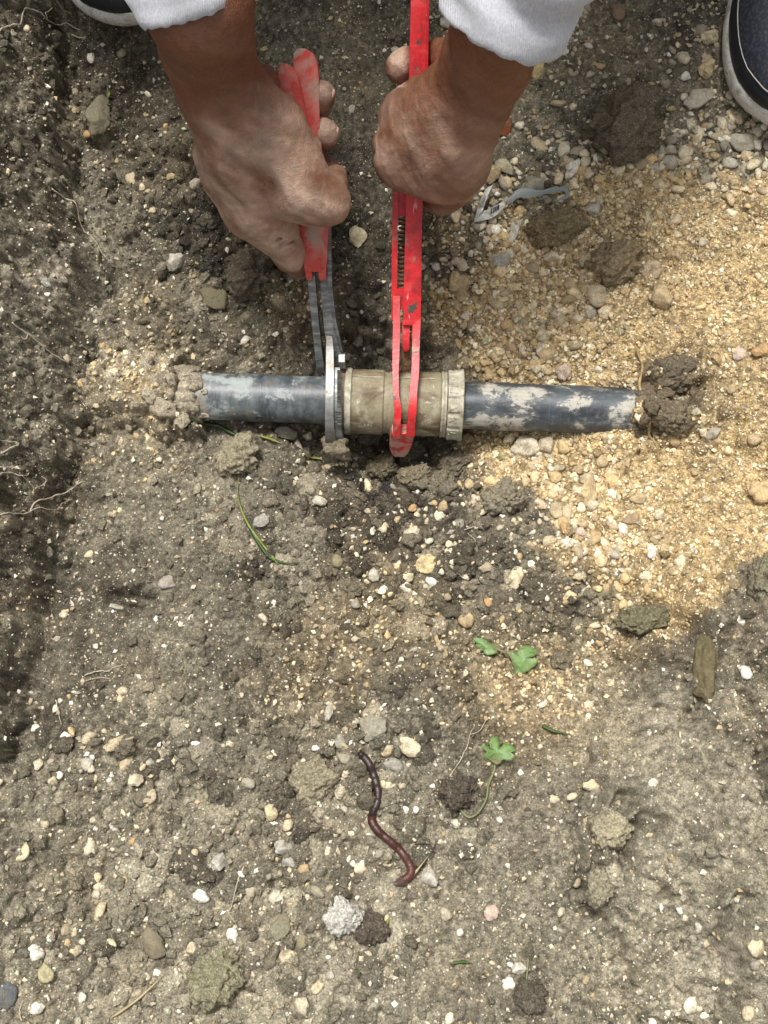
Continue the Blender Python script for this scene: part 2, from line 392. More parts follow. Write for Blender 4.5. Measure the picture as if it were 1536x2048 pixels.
# colour of the earth: dark loam, pale grey soil, ochre sand
n1 = fbm(GX, GY, 0.09, 4, 51); n2 = fbm(GX, GY, 0.015, 4, 52) * dm; n3 = vnoise(GX, GY, 0.003, 53) * dm
dark_soil = np.clip(blobs(U_, V_, [(560,420,210,1),(770,900,190,1),(680,600,150,.9),(1345,800,80,1),(250,280,150,.7),(780,300,150,.6)]), 0, 1)  # darker patches, where pale grit is thinned out
dry = np.clip(0.46 + 0.55 * n1 + 0.35 * n2 + 0.36 * shelf + 0.24 * (V_ > 1350) * smooth(1350, 1650, V_) - 0.25 * bankm * 0.6  # paler over the shelf and towards the near floor
              - 0.45 * np.clip(blobs(U_, V_, [(560,420,210,1),(760,900,170,1),(680,600,150,.8),(1345,800,80,1),(250,280,150,.8),(780,300,150,.6),(1290,1260,60,.7),(1265,1590,70,.6),(1190,1770,55,.6),(1400,1830,55,.6),(1440,1310,70,.5),(1330,1290,80,.6)]), 0, 1), 0, 1)[..., None]  # darker by the hands, coupling hollow, pipe plug and shelf edge
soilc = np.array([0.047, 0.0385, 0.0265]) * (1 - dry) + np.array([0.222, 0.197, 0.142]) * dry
sandc = np.array([0.36, 0.26, 0.13]) * (1 + 0.35 * n2[..., None])
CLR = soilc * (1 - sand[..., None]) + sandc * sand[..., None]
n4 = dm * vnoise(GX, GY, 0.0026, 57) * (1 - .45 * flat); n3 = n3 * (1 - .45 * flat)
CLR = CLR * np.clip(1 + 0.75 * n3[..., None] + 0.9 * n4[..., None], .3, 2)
# chalky dust patches
chalk = np.clip(blobs(U_, V_, [(290,775,85,.9),(110,560,60,.7),(600,580,50,.8),(1130,1420,60,.3),(1320,1450,60,.6),(1440,1900,60,.6),(1400,1960,70,.6),(960,1180,50,.4),(240,740,50,.6),(60,560,60,.5)]) + wob * 0.004 - 0.12, 0, 1) * np.clip(0.5 + 2.2 * vnoise(GX, GY, 0.004, 55), 0, 1)
CLR = CLR * (1 - chalk[..., None] * 0.8) + np.array([0.47, 0.41, 0.32]) * chalk[..., None] * 0.8

# crumbs pressed into the sheet
def to_ij(x, y): return int(round((x - xd[0]) / STEP)) + EXT, int(round((y - yd[0]) / STEP)) + EXT
hold = H.copy()
NST = 15000
sx = rng.uniform(xd[6], xd[-6], NST * 3); sy = rng.uniform(yd[6], yd[-6], NST * 3)
ii = ((sx - xd[0]) / STEP).astype(int) + EXT; jj = ((sy - yd[0]) / STEP).astype(int) + EXT
keep = rng.random(NST * 3) < (0.10 + 0.9 * crumb[ii, jj]) * (1 - 0.75 * sand[ii, jj]) * (1 - 0.85 * flat[ii, jj])
idx = np.where(keep)[0][:NST]
for q in idx:
    r = min(0.0016 * (1 - rng.random()) ** -0.55, 0.0095) * (0.8 + 0.5 * min(crumb[ii[q], jj[q]], 1))
    k = int(r / STEP * 1.4) + 2; i, j = ii[q], jj[q]
    if i - k < EXT or j - k < EXT or i + k + 1 > EXT - 1 + len(xd) or j + k + 1 > EXT - 1 + len(yd): continue
    sl = (slice(i - k, i + k + 1), slice(j - k, j + k + 1))
    th = rng.random() * math.pi; ax = r * (0.75 + 0.6 * rng.random()); ay = r * (0.75 + 0.4 * rng.random())
    dx = GX[sl] - sx[q]; dy = GY[sl] - sy[q]
    a = (dx * math.cos(th) + dy * math.sin(th)) / ax; b = (-dx * math.sin(th) + dy * math.cos(th)) / ay
    e = a * a + b * b + 0.5 * n3[sl]
    cap = np.sqrt(np.clip(1 - e, 0, 1)) * r * 0.85
    base = hold[i, j] - 0.25 * r
    m = (cap > 0) & (base + cap > H[sl])
    H[sl] = np.where(m, base + cap, H[sl])
    t = 0.72 + 0.65 * rng.random()
    CLR[sl] = np.where(m[..., None], CLR[i, j] * min(1, .24 / CLR[i, j].max()) * t, CLR[sl])

nx, ny = GX.shape
vid = np.arange(nx * ny).reshape(nx, ny)
quads = np.stack([vid[:-1, :-1], vid[1:, :-1], vid[1:, 1:], vid[:-1, 1:]], -1).reshape(-1, 4)
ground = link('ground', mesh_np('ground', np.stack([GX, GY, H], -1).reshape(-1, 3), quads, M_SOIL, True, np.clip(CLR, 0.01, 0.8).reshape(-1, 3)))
tag(ground, kind='structure')
HD = H[inx, iny]
def hgt(x, y): return bil(HD, xd, yd, np.asarray(x, float), np.asarray(y, float))
def G(u, v, lift=0.0):
    """world point on the ground at photo pixel u,v"""
    zs = np.linspace(0.19, -0.11, 601); d = FWD + np.array([1.0, 0, 0]) * ((u - 768) / FPX) + UPV * ((1024 - v) / FPX)
    P = CAM + d * ((zs - CAM[2]) / d[2])[:, None]; h = hgt(P[:, 0], P[:, 1]); k = int(np.argmax(h >= zs))
    p = P[k].copy(); p[2] = float(h[k]) + lift
    return p
def fld(A, x, y): return A[np.clip(((x - xd[0]) / STEP).astype(int) + EXT, EXT, EXT - 1 + len(xd)), np.clip(((y - yd[0]) / STEP).astype(int) + EXT, EXT, EXT - 1 + len(yd))]

# ------------------------------------------------------------------ countless small stuff
SANDCOL = np.array([1.13, 1.12, 1.12]) * np.array([(0.50,0.38,0.20),(0.55,0.43,0.25),(0.43,0.32,0.17),(0.57,0.47,0.30),(0.40,0.30,0.17),(0.60,0.51,0.35),(0.47,0.34,0.17),(0.37,0.30,0.19),(0.64,0.56,0.40)])
SOILCOL = np.array([(0.075,0.06,0.043),(0.11,0.09,0.065),(0.15,0.125,0.09),(0.19,0.165,0.125),(0.055,0.045,0.034),(0.13,0.11,0.075)])
GREYCOL = np.array([(0.62,0.56,0.42),(0.52,0.45,0.32),(0.38,0.33,0.235),(0.72,0.67,0.56),(0.45,0.37,0.25),(0.55,0.45,0.29),(0.32,0.29,0.22)])
def grain_mesh(name, x, y, r, cols, base, flat_=0.6, lift=0.25, jit=0.22, smooth_=False, mat=M_GRAIN):
    v0, f0 = base; n = len(x); k = len(v0)
    V = np.repeat(v0[None], n, 0) * (1 + rng.normal(0, jit, (n, k, 1)))
    sc = np.stack([r * rng.uniform(0.8, 1.45, n), r * rng.uniform(0.7, 1.05, n), r * rng.uniform(0.5, 1.0, n) * flat_ / 0.6], 1)
    V *= sc[:, None]
    ti = rng.normal(0, 0.45, n); c, s = np.cos(ti)[:, None], np.sin(ti)[:, None]
    V = np.stack([V[..., 0], V[..., 1] * c - V[..., 2] * s, V[..., 1] * s + V[..., 2] * c], -1)
    th = rng.uniform(0, 6.283, n); c, s = np.cos(th)[:, None], np.sin(th)[:, None]
    V = np.stack([V[..., 0] * c - V[..., 1] * s, V[..., 0] * s + V[..., 1] * c, V[..., 2]], -1)
    V += np.stack([x, y, hgt(x, y) + lift * r], -1)[:, None]
    F = (f0[None] + (np.arange(n) * k)[:, None, None]).reshape(-1, f0.shape[1])
    return mesh_np(name, V.reshape(-1, 3), F, mat, smooth_, np.repeat(np.clip(cols, 0.02, 0.85), k, 0))
def scatter(n, prob):
    x = rng.uniform(xd[0] + .003, xd[-1] - .003, n); y = rng.uniform(yd[0] + .003, yd[-1] - .003, n)
    k = rng.random(n) < prob(x, y); return x[k], y[k]
def pick(pal, n, var=0.18): return pal[rng.integers(0, len(pal), n)] * (1 + rng.normal(0, var, (n, 1)))
# sand and fine gravel
x, y = scatter(150000, lambda x, y: np.clip(fld(sand, x, y), 0, 1) ** 1.2)
r = np.minimum(0.00085 * (1 - rng.random(len(x))) ** -0.38, 0.0028) * (1 - .28 * smooth(1180, 1330, pix(np.stack([x, y, hgt(x, y)], -1))[0]))
tag(link('fine_gravel', grain_mesh('fine_gravel', x, y, r, pick(SANDCOL, len(x)) * (0.78 + 0.5 * np.clip(fld(n2, x, y) + .5, 0, 1))[:, None], ICO[1])), kind='stuff', label='ochre sand and fine gravel bedding round the pipe')
# crumbs of dark loam
x, y = scatter(46000, lambda x, y: (0.05 + 0.5 * np.clip(fld(crumb, x, y), 0, 1.1) + .35 * fld(bankm, x, y)) * (1 - 0.8 * fld(sand, x, y)) * (1 - 0.7 * fld(flat, x, y)))
r = np.minimum(0.0011 * (1 - rng.random(len(x))) ** -0.5, 0.0048)
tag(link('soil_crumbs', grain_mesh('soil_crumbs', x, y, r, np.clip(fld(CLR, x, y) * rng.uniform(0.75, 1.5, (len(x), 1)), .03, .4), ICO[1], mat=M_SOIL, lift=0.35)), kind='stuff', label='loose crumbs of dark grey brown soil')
# pale grit
x, y = scatter(100000, lambda x, y: (0.20 + 0.35 * np.clip(vnoise(x, y, 0.03, 77) + 0.3, 0, 1)) * (1 - 0.6 * fld(sand, x, y)) * (1 - 0.7 * fld(dark_soil, x, y)))
r = np.minimum(0.00048 * (1 - rng.random(len(x))) ** -0.48, 0.0021)
tag(link('pale_grit', grain_mesh('pale_grit', x, y, r, pick(np.concatenate([GREYCOL, SANDCOL[3:6], GREYCOL[:2], GREYCOL[3:4]]), len(x)), OCT, lift=0.5)), kind='stuff', label='pale grit and tiny stones scattered in the soil')

# ------------------------------------------------------------------ stones and clods one can pick apart
SV = {'round': [lump(3, 0.20, s, 1.5, facets=2) for s in range(8)], 'block': [lump(4, 0.20, s + 20, 1.5, facets=6) for s in range(8)],
      'clod': [lump(5, 0.20, s + 40, 1.8) for s in range(8)], 'slab': [lump(3, 0.24, s + 60, 1.7, facets=8) for s in range(4)],
      'crumb': [lump(3, 0.26, s + 90, 2.0) for s in range(8)], 'small': [lump(2, 0.24, s + 80, 1.5, facets=4) for s in range(8)]}
def clod_noise(v, seed, amp=0.05):
    r = np.random.default_rng(seed); d = np.zeros(len(v))
    for o in range(4):
        k = 7 * 1.8 ** o; e = 0
        for _ in range(8):
            w = r.normal(size=3); w /= np.linalg.norm(w); e = e + np.sin(k * (v @ w) + r.random() * 6.28)
        d += amp / 1.35 ** o * (1 - np.abs(e) * 0.55)
    return v * (1 + d)[:, None]
STONE_ME = {}
for kind, lst in SV.items():
    for i, (v, f) in enumerate(lst):
        if kind == 'crumb': v = clod_noise(v, i + 70, 0.07)
        if kind == 'clod': v = clod_noise(v, i + 5, 0.10)
        if kind == 'block': v = clod_noise(v, i + 50, 0.018)
        STONE_ME[kind, i] = mesh_np('stone_' + kind, v, f, M_CLOD if kind in ('clod', 'crumb') else M_STONE, True)
CREAM, TAN, YEL, WHT, GRY, LGR, ORG, BRN, OLV, DRK, PNK, BLU = ((.62,.53,.36), (.50,.38,.22), (.60,.47,.24), (.80,.75,.62), (.30,.27,.21), (.50,.46,.37), (.50,.31,.14), (.27,.19,.12), (.27,.24,.14), (.055,.044,.031), (.54,.42,.33), (.115,.128,.14))
def stone(name, u, v, w, h, ang=0, colr=CREAM, kind='round', var=None, thick=0.7, sink=0.25, parent=None, label=None, cat=None):
    if h > w and abs(ang) >= 45: w, h = h, w
    p = G(u, v); k = depth(p) / FPX
    a, b = 0.5 * w * k, 0.5 * h * k; c = min(a, b) * thick
    var = (int(u * 7 + v * 3) % (8 if kind != 'slab' else 4)) if var is None else var
    o = link(name, STONE_ME[kind, var], parent)
    slope = np.array([float(hgt(p[0] - .01, p[1]) - hgt(p[0] + .01, p[1])), float(hgt(p[0], p[1] - .01) - hgt(p[0], p[1] + .01)), 0.02])
    q = Vector((0, 0, 1)).rotation_difference(Vector(slope * [0.7, 0.7, 1]).normalized())
    o.matrix_world = Matrix.Translation(Vector(p) + Vector((0, 0, c * (1 - 2 * sink)))) @ q.to_matrix().to_4x4() @ Matrix.Rotation(R(ang), 4, 'Z') @ Matrix.Diagonal((a, b, c, 1))
    o.color = (*colr, 1)
    if label: tag(o, label, cat)
    return o
STN, CLD = 'stone', 'clod'
THINGS = [  # u, v, w, h, angle, colour, kind, name, label
 (199,238,56,72,80,(.20,.18,.12),'block','stone','squarish olive grey stone in the dark soil below the white soled shoe'),
 (183,117,16,21,80,WHT,'round','pebble','small heart shaped cream pebble just under the shoe toe beside the bank'),
 (711,477,36,46,70,(.60,.52,.33),'block','stone','pale yellow angular stone between the two wrenches under the thumb'),
 (350,527,32,40,75,LGR,'block','stone','pale grey knobbly stone on the dark crumbs above the left pipe'),
 (1068,142,38,46,65,YEL,'round','pebble','rounded yellow pebble just below the cuff of the grey sleeve'),
 (1008,255,32,42,70,(.26,.075,.03),'block','brick_fragment','rust red brick fragment beside the hand on the red wrench'),
 (974,352,48,42,20,TAN,'block','stone','blocky tan stone tucked under the knuckles of the hand on the red wrench'),
 (1014,338,26,50,35,(.42,.38,.26),'slab','stone','flat olive grey wedge of stone between blocky tan stone and white sliver'),
 (1145,341,20,40,-35,WHT,'round','pebble','smooth white oblong pebble lying alone near the torn wrapper'),
 (1064,374,44,40,20,(.34,.32,.25),'block','stone','grey green stone lying right above the clear strip of the wrapper'),
 (1236,28,30,36,70,BRN,'round','pebble','brown oval pebble at the top edge between sleeve and shoe'),
 (1417,76,30,34,60,CREAM,'round','pebble','cream rounded pebble touching the white sole of the shoe'),
 (1370,157,24,20,30,WHT,'round','pebble','bright white oval pebble between the dark clod and the shoe'),
 (1414,143,30,40,88,(.50,.40,.24),'block','stone','square tan stone beside the white sole'),
 (1395,202,56,42,25,(.46,.42,.33),'block','stone','broad heart shaped beige stone below the square tan stone'),
 (1445,265,40,24,0,CREAM,'round','pebble','oval cream pebble below the toe of the shoe'),
 (1484,286,56,40,-5,(.38,.35,.28),'slab','stone','flat grey beige slab stone at the tip of the shoe'),
 (1356,271,44,15,22,(.50,.46,.36),'slab','stone','thin pale stone shard beside the big dark clod'),
 (1277,328,42,24,25,(.33,.26,.17),'round','pebble','brownish oval pebble under the lower edge of the big dark clod'),
 (1185,420,22,28,60,LGR,'round','pebble','light grey smooth pebble at the upper rim of the ochre sand'),
 (1030,460,22,50,-25,(.60,.56,.46),'slab','stone','long pale shard standing in the pebbles below the torn wrapper'),
 (998,524,32,40,70,(.36,.34,.30),'block','stone','grey angular stone right of the red wrench in the pebbles'),
 (916,570,46,28,15,TAN,'round','pebble','elongated tan pebble nearest the red wrench on its gravel side'),
 (1192,592,42,48,70,(.46,.38,.25),'round','stone','large round beige stone below the crumbly clod in the sand'),
 (1300,540,44,40,0,(.47,.36,.23),'block','stone','dusty tan stone half sunk right beside the crumbly clod in the sand'),
 (1320,597,42,46,0,(.50,.38,.22),'block','stone','sand covered rounded stone below the dusty tan stone in the ochre sand'),
 (1095,714,36,30,20,(.55,.41,.23),'round','pebble','smooth honey coloured pebble just above the pipe by the coupling'),
 (1072,732,18,36,-75,CREAM,'round','pebble','narrow cream pebble standing beside the honey coloured pebble'),
 (1125,746,36,34,40,PNK,'block','stone','pinkish grey stone sitting on the top edge of the pipe'),
 (1521,706,40,28,10,ORG,'round','pebble','bright orange pebble in the sand at the frame edge level with the coupling'),
 (1050,896,64,40,-20,(.56,.49,.36),'round','stone','big smooth beige stone directly under the pipe beside the coupling'),
 (1093,894,36,36,0,(.48,.40,.28),'round','pebble','round beige pebble next to the big smooth stone under the pipe'),
 (1425,868,36,24,20,(.40,.36,.29),'slab','stone','flat grey flake by the earth plug where the pipe enters the sand'),
 (1522,986,46,40,0,(.60,.42,.22),'round','stone','rounded orange beige stone at the frame edge below the pipe level'),
 (1176,985,36,58,80,(.53,.40,.22),'block','stone','upright sandy lump of stone in the ochre gravel below the pipe'),
 (1405,1338,54,150,84,(.115,.095,.048),'block','stone','long upright olive brown stone set in the edge of the grey shelf'),
 (1220,1182,66,26,15,(.24,.22,.13),'slab','stone','thin grey green flake of stone at the lower edge of the sand'),
 (1030,1160,26,46,70,CREAM,'round','pebble','tall cream pebble standing above the green leaf pair'),
 (850,1126,48,40,0,(.62,.50,.27),'block','stone','rough pale yellow stone in the crumbly floor below the coupling'),
 (748,1151,24,28,80,LGR,'round','pebble','speckled light grey oval pebble left of the rough yellow stone'),
 (525,1043,34,28,15,(.37,.35,.31),'block','stone','flat grey stone beside the long grass blade'),
 (640,1003,32,22,-15,LGR,'block','stone','whitish grey stone in the dark hollow left below the coupling'),
 (745,1454,64,56,15,(.30,.275,.21),'block','stone','round grey beige stone just above the head of the earthworm'),
 (822,1494,48,30,-35,(.62,.54,.37),'round','pebble','large cream oval pebble right of the head of the earthworm'),
 (657,1425,18,36,75,LGR,'block','stone','slim upright whitish stone up and left of the earthworm'),
 (541,1624,30,28,0,(.55,.47,.28),'round','pebble','pale yellow round pebble well left of the middle of the earthworm'),
 (565,1693,34,34,0,(.52,.49,.42),'block','stone','whitish grey faceted stone above a grey angular one left of the worm tail'),
 (578,1723,28,24,0,(.40,.38,.33),'block','stone','grey angular stone below the whitish faceted one left of the worm tail'),
 (858,1755,36,34,0,(.50,.47,.40),'block','stone','pale grey block of stone right of the tail of the earthworm'),
 (692,1832,62,64,40,(.42,.40,.35),'clod','clod','large crumbly pale grey lump below the worm'),
 (562,1850,46,52,60,(.25,.23,.155),'block','stone','olive grey stone left of the pale grey lump below the worm'),
 (577,1914,38,26,0,(.62,.52,.34),'round','pebble','smooth tan oval pebble near the bottom centre below the olive stone'),
 (437,1725,32,36,70,(.47,.44,.38),'block','stone','pale grey round stone in the lower floor beside a thin root'),
 (235,1487,62,28,20,(.58,.48,.31),'block','stone','long cream stone in the soil near the foot of the dark bank'),
 (270,1560,28,25,0,(.66,.58,.40),'round','pebble','round cream pebble below the long cream stone'),
 (338,1166,32,28,0,(.36,.32,.28),'round','pebble','pinkish grey pebble half sunk in the smooth soil left of the grass'),
 (72,1905,34,30,10,WHT,'round','pebble','large bright white pebble close to the lower left corner'),
 (76,2015,30,24,0,(.74,.68,.54),'round','pebble','oval white cream pebble right of the blue grey stone in the corner'),
 (4,1990,52,70,80,BLU,'block','stone','dark blue grey stone cut by the frame in the lower left corner'),
 (432,1952,98,90,15,(.20,.185,.115),'clod','stone','biggest lichen yellow stone of the lower floor at the bottom edge'),
 (308,1896,62,50,-50,(.21,.18,.12),'slab','stone','brown grey slab with a pale streak left of the lichen yellow stone'),
 (93,1945,36,30,20,(.42,.38,.22),'block','stone','yellowish angular stone near the blue grey stone in the corner'),
 (1380,2010,36,30,20,(.70,.64,.50),'round','pebble','cream pebble low on the grey shelf at the bottom edge'),
 (1304,1566,18,16,0,WHT,'round','pebble','single white pebble on the slope of the grey shelf'),
 (980,1826,28,28,30,PNK,'round','pebble','pinkish pebble in the smooth soil right below the worm'),
 (1035,1935,30,26,0,(.60,.56,.48),'block','stone','white stone at the foot of a thin grass stem near the bottom edge'),
 (574,870,50,34,0,(.30,.27,.21),'block','stone','grey stone tucked under the pipe left of the coupling'),
 (432,598,62,44,-15,(.17,.15,.09),'slab','stone','flat olive stone beside the large dark clod left of the pliers'),
 (1255,262,150,122,15,(0.132,0.109,0.074),'clod','clod','biggest dark earth clod lying between the sleeve and the shoe'),
 (1235,530,104,74,10,(0.232,0.178,0.105),'clod','clod','sand dusted brown clod lying in the ochre gravel above the pipe'),
 (505,556,104,82,15,(0.109,0.087,0.059),'clod','clod','large dark clod under the finger of the hand on the pliers'),
 (770,938,56,48,10,(0.132,0.109,0.070),'clod','clod','dark clod under the tip of the red wrench'),
 (826,953,50,46,0,(0.171,0.143,0.090),'clod','clod','brown clod just right of the clod under the wrench tip'),
 (908,934,66,46,15,(0.124,0.102,0.070),'clod','clod','wide dark clod below the right nut of the coupling'),
 (880,972,54,50,0,(0.155,0.133,0.087),'clod','clod','rounded clod below the wide clod and beside the gravel'),
 (1012,1000,72,60,20,(0.202,0.174,0.121),'clod','clod','grey brown clod at the edge between dark soil and gravel'),
 (472,918,78,76,60,(0.240,0.210,0.138),'clod','clod','pale rough lump below the left part of the pipe'),
 (920,1585,68,58,10,(0.078,0.062,0.046),'clod','clod','nearly black crumbly clod right of the worm under the small leaf'),
 (740,1850,64,60,0,(0.085,0.068,0.050),'clod','clod','dark clod beside the large pale grey lump'),
 (1058,1987,50,50,70,(0.093,0.078,0.056),'clod','clod','dark clod under the grass stem near the bottom edge'),
 (1290,1238,110,62,15,(0.139,0.124,0.074),'clod','clod','broad olive brown clod at the lower corner of the sand'),
 (1345,756,96,66,10,(.125,.100,.066),'clod','clod','dark clod stuck over the buried end of the right pipe'),
 (1108,462,110,56,10,(.19,.145,.08),'clod','clod','sandy brown clod just below the torn wrapper'),
 (1336,836,84,60,-20,(.15,.118,.076),'clod','clod','brown clod on the earth plug at the right end of the pipe'),
 (1528,1160,64,90,80,(0.155,0.139,0.090),'clod','clod','dark clod at the frame edge between sand and grey shelf'),
 (1215,1660,66,70,70,(0.288,0.252,0.168),'clod','clod','pale olive lump on the broken edge of the grey shelf'),
 (1195,1775,56,62,80,(0.228,0.204,0.138),'clod','clod','grey olive lump below the pale one on the shelf edge'),
 (625,1565,90,70,20,(0.228,0.198,0.132),'clod','clod','low beige clod left of the earthworm'),
]
for (u, v, w, h, a, c, kd, nm, lab) in THINGS:
    stone(nm, u, v, w, h, a, c, kd, label=lab, cat={'brick_fragment': 'brick'}.get(nm, nm), thick=0.6 if 'right pipe' in lab and kd == 'clod' or 'earth plug' in lab else 0.55 if kd in ('slab',) else 0.85 if kd == 'clod' else 0.72, sink=0.24)
# lesser pebbles: pieces of the ground
PEB = [(175,271,22,16,20,ORG),(340,355,26,14,0,YEL),(286,376,14,14,0,CREAM),(703,218,14,28,-30,LGR),(893,50,28,32,60,LGR),(878,95,18,28,80,WHT),(925,592,34,30,0,TAN),(1105,515,34,26,20,CREAM),(1172,525,28,38,75,(.5,.42,.28)),
 (1020,508,24,26,0,LGR),(986,460,27,26,0,(.58,.5,.36)),(1115,628,26,36,65,(.52,.44,.32)),(1180,625,26,28,0,(.46,.4,.3)),(1082,697,18,34,80,(.6,.55,.4)),(1198,740,14,18,30,WHT),(1480,710,30,26,0,PNK),
 (1205,925,26,24,0,TAN),(1115,937,42,16,8,CREAM),(1220,945,26,22,-20,CREAM),(1392,826,22,20,0,CREAM),(1405,842,20,18,0,TAN),(1405,866,20,18,0,CREAM),(1225,988,30,20,-10,WHT),(1275,1000,40,24,-15,TAN),(1510,880,28,22,0,TAN),(1110,985,26,30,0,CREAM),
 (1113,1024,30,42,80,(.52,.42,.26)),(1135,1028,24,40,70,(.55,.43,.28)),(1130,1057,26,24,0,ORG),(1160,1066,30,22,-10,PNK),(1245,1058,24,22,0,WHT),(1205,1015,26,22,0,YEL),(1318,1030,24,24,0,CREAM),(1137,1088,44,24,-15,WHT),(1262,1041,40,24,0,(.36,.26,.16)),
 (1303,1105,24,28,0,WHT),(1240,1096,24,22,0,CREAM),(1228,1108,30,28,0,LGR),(1190,1252,24,14,5,CREAM),(1490,1345,28,26,0,WHT),(818,1155,20,26,70,CREAM),(765,1182,22,20,0,WHT),(712,1210,22,24,0,GRY),(675,1122,26,30,0,OLV),(550,1208,14,16,0,WHT),
 (745,1064,11,20,85,WHT),(825,1018,22,18,0,ORG),(835,1031,14,14,0,CREAM),(970,1022,12,24,45,CREAM),(940,970,22,22,0,TAN),(948,1000,16,22,0,PNK),(900,1090,18,15,0,CREAM),(975,1205,28,20,-20,ORG),(775,1502,24,30,-40,(.55,.44,.28)),(790,1530,46,30,0,(.33,.31,.27)),
 (815,1620,18,26,80,WHT),(832,1620,14,14,0,WHT),(706,1728,14,14,0,WHT),(605,1883,30,26,0,OLV),(920,1865,16,14,0,WHT),(1000,1640,15,14,0,WHT),(645,1556,16,14,0,WHT),(121,1551,15,15,0,WHT),(315,1945,20,18,30,WHT),(385,1895,20,28,80,CREAM),
 (197,1772,22,24,70,CREAM),(243,1382,26,17,10,(.6,.47,.33)),(233,1215,36,13,-5,LGR),(485,1196,20,24,60,CREAM),(1145,1593,24,12,20,CREAM),(1358,1821,14,14,0,WHT),(1396,1856,18,22,0,LGR),(685,1620,22,20,0,LGR),(175,1530,26,30,80,LGR),(655,1705,14,12,0,CREAM),
 (660,1950,22,20,0,(.5,.46,.38)),(300,1525,20,14,0,LGR),(265,1685,12,22,75,ORG),(250,1758,24,20,0,YEL),(540,1515,14,12,-20,CREAM),(1485,1240,26,20,40,WHT),(1410,1340,18,14,0,WHT),(1110,1600,22,14,10,CREAM),(1340,325,34,40,50,(.46,.42,.33)),(1310,340,28,24,0,LGR),
 (1410,1000,24,18,0,CREAM),(1463,780,20,22,0,TAN),(1420,300,30,20,20,CREAM),(1460,330,34,20,-10,LGR),(1508,330,34,18,25,CREAM),(1390,330,26,24,0,TAN),(1375,300,24,22,0,(.33,.24,.14)),(1180,150,22,14,25,CREAM),(1165,30,16,16,0,WHT),(1130,45,18,18,0,WHT),(1106,86,24,18,0,WHT),(1103,104,22,22,0,LGR)]
pebbles = []; r2 = np.random.default_rng(5)
def pebble(u, v, w, h, a, c, kd='small'):
    o = stone('pebble', u, v, w, h, a, c, kd, parent=ground, sink=r2.uniform(.2, .5)); pebbles.append(o)
for p in PEB: pebble(*p)
PDENS = [(930,560,70,1.4),(1010,470,90,1.3),(1080,620,100,1.2),(1050,720,80,1.0),(1150,1060,90,1.3),(1080,920,70,1.1),(980,700,80,1.2),(950,640,60,1.1),(1180,700,70,.7),(1480,310,60,1.6),(1180,330,80,1.2),(1060,350,70,1.1),(1240,1130,90,1.0),(1400,310,110,1.6),(1300,340,90,1.2),(1470,270,60,1),(1120,90,80,.9),(1380,60,80,.9),(1240,900,110,.3),(1330,520,140,.2),(1100,1010,60,1.2),(940,430,60,1.0),(830,1020,70,.6),(900,1100,90,.5),(1350,1010,120,.12),(560,1780,200,.22),(700,1600,150,.22),(1420,1980,120,.35),(150,1900,150,.3),(150,1540,130,.25)]
tries = 0
while len(pebbles) < 298 and tries < 60000:
    tries += 1
    u, v = r2.uniform(5, 1530), r2.uniform(5, 2040)
    if r2.random() > float(blobs(np.array(u), np.array(v), PDENS)) / 1.6: continue
    w = min(13 * (1 - r2.random()) ** -0.38, 34); c = (SANDCOL if v < 1250 and u > 850 else GREYCOL)
    c = c[r2.integers(0, len(c))] * r2.uniform(0.85, 1.2)
    pebble(u, v, w, w * r2.uniform(0.55, 0.9), r2.uniform(0, 44) * r2.choice([-1, 1]), tuple(np.clip(c, .05, .85)), 'small')
# lesser clods: crumbs of loam big enough to tell apart, and the crust broken over the pipe ends
nc = 0
for u, v, w, t in [(388,752,26,1),(372,772,34,1),(392,790,18,1),(366,800,40,1),(385,822,22,1),(362,842,34,1),(345,762,30,1),(330,820,44,1),(300,790,36,1),(350,742,22,1),(1288,788,24,0),(1302,812,34,0),(1290,838,22,0),(1310,862,38,0),(1330,790,34,0),(1282,868,20,0),(1360,850,40,0)]:
    stone('clod', u, v, w, w * .8, r2.uniform(-40, 40), (.33, .28, .20) if t else (.12, .095, .062), 'crumb', parent=ground, sink=.3)
while nc < 150:
    u, v = r2.uniform(5, 1530), r2.uniform(5, 2040)
    if r2.random() > float(blobs(np.array(u), np.array(v), CRUMBLY)) * .8 or float(poly_sd(np.array([u]), np.array([v]), SAND)[0]) < 10: continue
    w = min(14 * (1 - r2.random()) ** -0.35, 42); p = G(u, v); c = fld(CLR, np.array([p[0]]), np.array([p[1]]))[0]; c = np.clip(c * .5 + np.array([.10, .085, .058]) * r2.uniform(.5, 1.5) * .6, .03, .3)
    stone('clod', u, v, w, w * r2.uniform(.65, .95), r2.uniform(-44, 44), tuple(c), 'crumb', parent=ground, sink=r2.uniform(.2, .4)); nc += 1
# the many small pebbles that read as a mass
x, y = scatter(34000, lambda x, y: np.clip(0.013 + blobs(*pix(np.stack([x, y, hgt(x, y)], -1))[:2], PDENS) * 0.36, 0, 0.8))
cols = np.where((fld(sand, x, y) > 0.25)[:, None], pick(SANDCOL, len(x), .12), pick(np.concatenate([GREYCOL, GREYCOL, SANDCOL[3:6]]), len(x), .12))
rr = np.minimum(0.0016 * (1 - rng.random(len(x))) ** -0.42, 0.0052)
tag(link('small_pebbles', grain_mesh('small_pebbles', x, y, rr, cols, (lump(2, .26, 3, 1.6, facets=5)[0], ICO[2][1]), lift=0.25, jit=0.06, smooth_=True)), kind='stuff', label='small rounded tan and white pebbles strewn in sand and soil')

